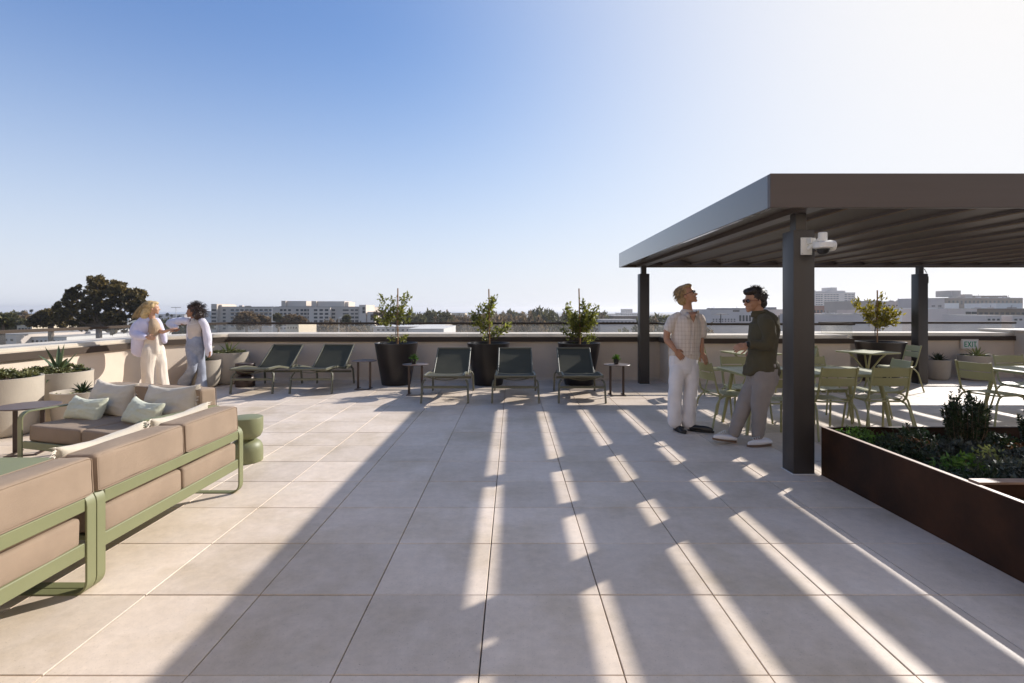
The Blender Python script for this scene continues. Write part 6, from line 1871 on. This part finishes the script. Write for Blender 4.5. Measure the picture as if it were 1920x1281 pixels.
limb(s_, [(q3(279,600,.0), .06,.08), (q3(275,604,.0), .115,.115), (q3(270,618,.0), .125,.13), (q3(264,640,.01), .130,.13), (q3(261,656,.02), .115,.115)], 20)
limb(s_, [(q3(266,602,-.04), .060,.062), (q3(258,612,-.07), .070,.070), (q3(254,624,-.10), .075,.07), (q3(262,630,-.14), .062,.06), (q3(271,632,-.165), .042,.042)], 16)
limb(s_, [(q3(293,603,.07), .055,.06), (q3(299,614,.07), .050,.05), (q3(305,628,.06), .045,.04), (q3(309,640,.05), .028,.03)], 14)
fuse('open_overshirt', s_, 0.010, M['lavcloth'], t, 3, (0.022, (5,5,2.6)))
w_ = MB()
limb(w_, [(q3(287,629), .095,.085), (q3(287,642), .125,.11), (q3(287,658), .138,.12)], 18)
limb(w_, [(q3(281,655,-.06), .10,.11), (q3(279,690,-.07), .10,.11), (q3(281,720,-.07), .115,.12), (q3(282,741,-.07), .13,.13)], 16)
limb(w_, [(q3(294,655,.06), .10,.11), (q3(300,690,.05), .10,.11), (q3(304,720,.05), .11,.12), (q3(305,741,.05), .12,.13)], 16)
fuse('wide_trousers', w_, 0.010, M['creamcloth'], t, 3, (0.020, (8,8,1.5)))
sh = MB(); so1 = MB()
for x, dy in ((284,-.07),(303,.05)): shoe(sh, so1, (q3(x,0).x-.03, dy+.05, 0), (q3(x,0).x+.07, dy-.15, 0), 0.003, 0.038, 0.06, ank=q3(x,741,dy))
fuse('shoes', sh, 0.008, M['whiteleather'], t, 2); so1.build('soles', M['gumsole'], t, smooth=0)
hcap = MB()
for (x, y, z, rx, ry, rz) in ((-0.035,0,0.035,.095,.086,.092), (-0.075,0,-0.03,.07,.08,.08), (0.01,0,0.08,.07,.06,.035), (-0.12,0.0,-0.10,.06,.06,.09)):
    hcap.ball(HC + HM @ Vector((x,y,z)), rx, ry, rz, 18, HM)
fuse('hair', hcap, 0.009, M['hair_blonde'], t, 2, (0.012, (22,22,6)))
sp = []
for k in range(800):
    a_ = rg.uniform(0, 2*PI); e_ = rg.uniform(-0.3, 1.4)
    d0 = Vector((math.cos(a_)*math.cos(e_), math.sin(a_)*math.cos(e_), math.sin(e_)))
    if d0.x > 0.25 and d0.z < 0.7: continue
    p0 = HC + HM @ Vector((-0.035 + d0.x*0.092, d0.y*0.084, 0.03 + d0.z*0.088))
    L_ = rg.uniform(0.10, 0.34); wv = rg.uniform(0, 6)
    pts = []
    for i in range(7):
        q = i/6
        pts.append(p0 + Vector((-0.72*L_*q - 0.015*math.sin(q*7+wv), 0.10*L_*q + 0.018*math.cos(q*6+wv), -0.62*L_*q*(0.4+0.6*q) + 0.012*math.sin(q*9+wv))))
    sp.append(pts)
strands('long_hair', M['hair_blonde'], t, sp, 0.0042)

# ------------------------------------------------------------------ dark haired woman leaning on the railing
OW2 = Vector((-6.0, 9.75, 0.0))
def q4(px, py, dy=0.0, Y=9.75): return P(px, py, Y+dy) - OW2
t = person('curly dark haired woman in cream top, open white shirt and flared jeans', OW2)
b = MB()
HC = q4(360, 585); HM = rot(R(180+25), R(0))
head(b, HC, HM, 0.92)
nb = q4(364, 601)
limb(b, [(HC + HM @ Vector((-0.02,0,-0.05)), .044,.046), (HC.lerp(nb,.65), .043,.044), (nb, .055,.055)], 12)
limb(b, [(q4(365,606), .10,.06), (q4(366,613), .11,.08), (q4(365,627), .10,.07), (q4(365,640), .11,.08), (q4(365,650), .11,.08)], 16)
sA, eA, wA = q4(351,604,.0), q4(316,608,.06), q4(332,619,-.06)
limb(b, [(sA, .042,.042), (eA, .034,.034), (wA, .022,.022)], 10)
hand(b, wA, q4(323,621,-.10)-wA, Vector((0,-.2,-.9)), 0.35, 0.85, 1)
sB, eB, wB = q4(380,606,.02), q4(391,632,.03), q4(394,658,.0)
limb(b, [(sB, .042,.042), (eB, .034,.034), (wB, .022,.022)], 10)
hand(b, wB, q4(394,668,-.02)-wB, Vector((-.8,-.2,0)), 0.35, 0.85, 1)
limb(b, [(q4(359,660,-.03), .06,.06), (q4(361,688,-.12), .058,.058), (q4(347,722,.04), .038,.038)], 12)
limb(b, [(q4(373,660,.03), .06,.06), (q4(377,690,.02), .056,.056), (q4(377,727,.0), .038,.038)], 12)
fuse('body', b, 0.007, M['skin_brown'], t, 3)
s_ = MB()
limb(s_, [(q4(364,600), .05,.055), (q4(365,604), .09,.08), (q4(365,613), .128,.105), (q4(365,626), .115,.09), (q4(365,636), .125,.095)], 18)
fuse('cream_top', s_, 0.009, M['tank_cream'], t, 3, (0.007, (5,5,12)))
s_ = MB()
limb(s_, [(q4(352,602,.0), .055,.06), (q4(340,602,.02), .062,.062), (q4(322,605,.05), .070,.065), (q4(318,608,.05), .062,.06), (q4(330,614,-.02), .045,.045)], 16)
limb(s_, [(q4(379,603,.02), .065,.07), (q4(385,614,.03), .060,.065), (q4(389,632,.04), .065,.07), (q4(391,650,.03), .062,.068), (q4(392,664,.02), .048,.05)], 16)
limb(s_, [(q4(367,601,.07), .12,.05), (q4(367,615,.09), .17,.05), (q4(368,635,.10), .18,.05), (q4(370,652,.11), .18,.05)], 18)
fuse('open_white_shirt', s_, 0.010, M['whiteshirt'], t, 3, (0.018, (6,6,3)))
w_ = MB()
limb(w_, [(q4(365,635), .130,.095), (q4(365,647), .155,.12), (q4(365,658), .158,.12)], 18)
limb(w_, [(q4(358,655,-.03), .088,.09), (q4(361,675,-.09), .078,.08), (q4(360,692,-.12), .070,.075), (q4(351,708,-.04), .085,.09), (q4(345,720,.03), .115,.10)], 16)
limb(w_, [(q4(374,655,.03), .085,.09), (q4(377,682,.03), .072,.075), (q4(378,705,.02), .075,.08), (q4(377,727,.0), .115,.115)], 16)
fuse('flared_jeans', w_, 0.010, M['denim'], t, 3, (0.014, (7,7,3)))
sh = MB(); so1 = MB()
shoe(sh, so1, (q4(378,0).x+.03, .05, 0), (q4(374,0).x-.04, -.16, 0), 0.003, 0.038, 0.06, ank=q4(377,727,0))
shoe(sh, so1, (q4(347,0).x+.03, .10, 0), (q4(340,0).x-.03, -.08, 0), 0.003, 0.038, 0.06, ank=q4(346,722,.04))
fuse('shoes', sh, 0.008, M['gumsole'], t, 2); so1.build('soles', M['gumsole'], t, smooth=0)
m = MB(); ring = [q4(365,603) + Vector((math.cos(a_)*.075, -0.035+math.sin(a_)*.085, -0.02-math.sin(a_)*-0.03)) for a_ in [2*PI*k/20 for k in range(20)]]
m.tube(ring, 0.003, 5, closed=True); m.build('necklace', M['white'], t)
hcap = MB()
for (x, y, z, rx, ry, rz) in ((-0.070,0,0.040,.105,.115,.095), (-0.095,0,-0.05,.085,.130,.100), (-0.01,0,0.090,.08,.09,.045)):
    hcap.ball(HC + HM @ Vector((x,y,z)), rx, ry, rz, 18, HM)
fuse('hair', hcap, 0.010, M['hair_curly'], t, 1, (0.022, (24,24,24)))
sp = []
for k in range(700):
    a_ = rg.uniform(0, 2*PI); e_ = rg.uniform(-0.9, 1.5)
    d0 = Vector((math.cos(a_)*math.cos(e_), math.sin(a_)*math.cos(e_), math.sin(e_)))
    if d0.x > 0.15 and d0.z < 0.6: continue
    p0 = HC + HM @ Vector((-0.060 + d0.x*0.09, d0.y*0.09, 0.02 + d0.z*0.09)); dd = HM @ d0
    u1 = dd.cross(Vector((0,0,1))); u1 = u1.normalized() if u1.length > .1 else Vector((1,0,0)); u2 = dd.cross(u1)
    L_ = rg.uniform(0.06, 0.14); ph = rg.uniform(0, 6)
    pts = [p0 + dd*L_*(i/8) + (u1*math.cos(i*1.5+ph) + u2*math.sin(i*1.5+ph))*0.009*(i/8+.3) + Vector((0.02*(i/8)**2, 0, -0.02*(i/8)**2)) for i in range(9)]
    sp.append(pts)
strands('curls', M['hair_curly'], t, sp, 0.005)
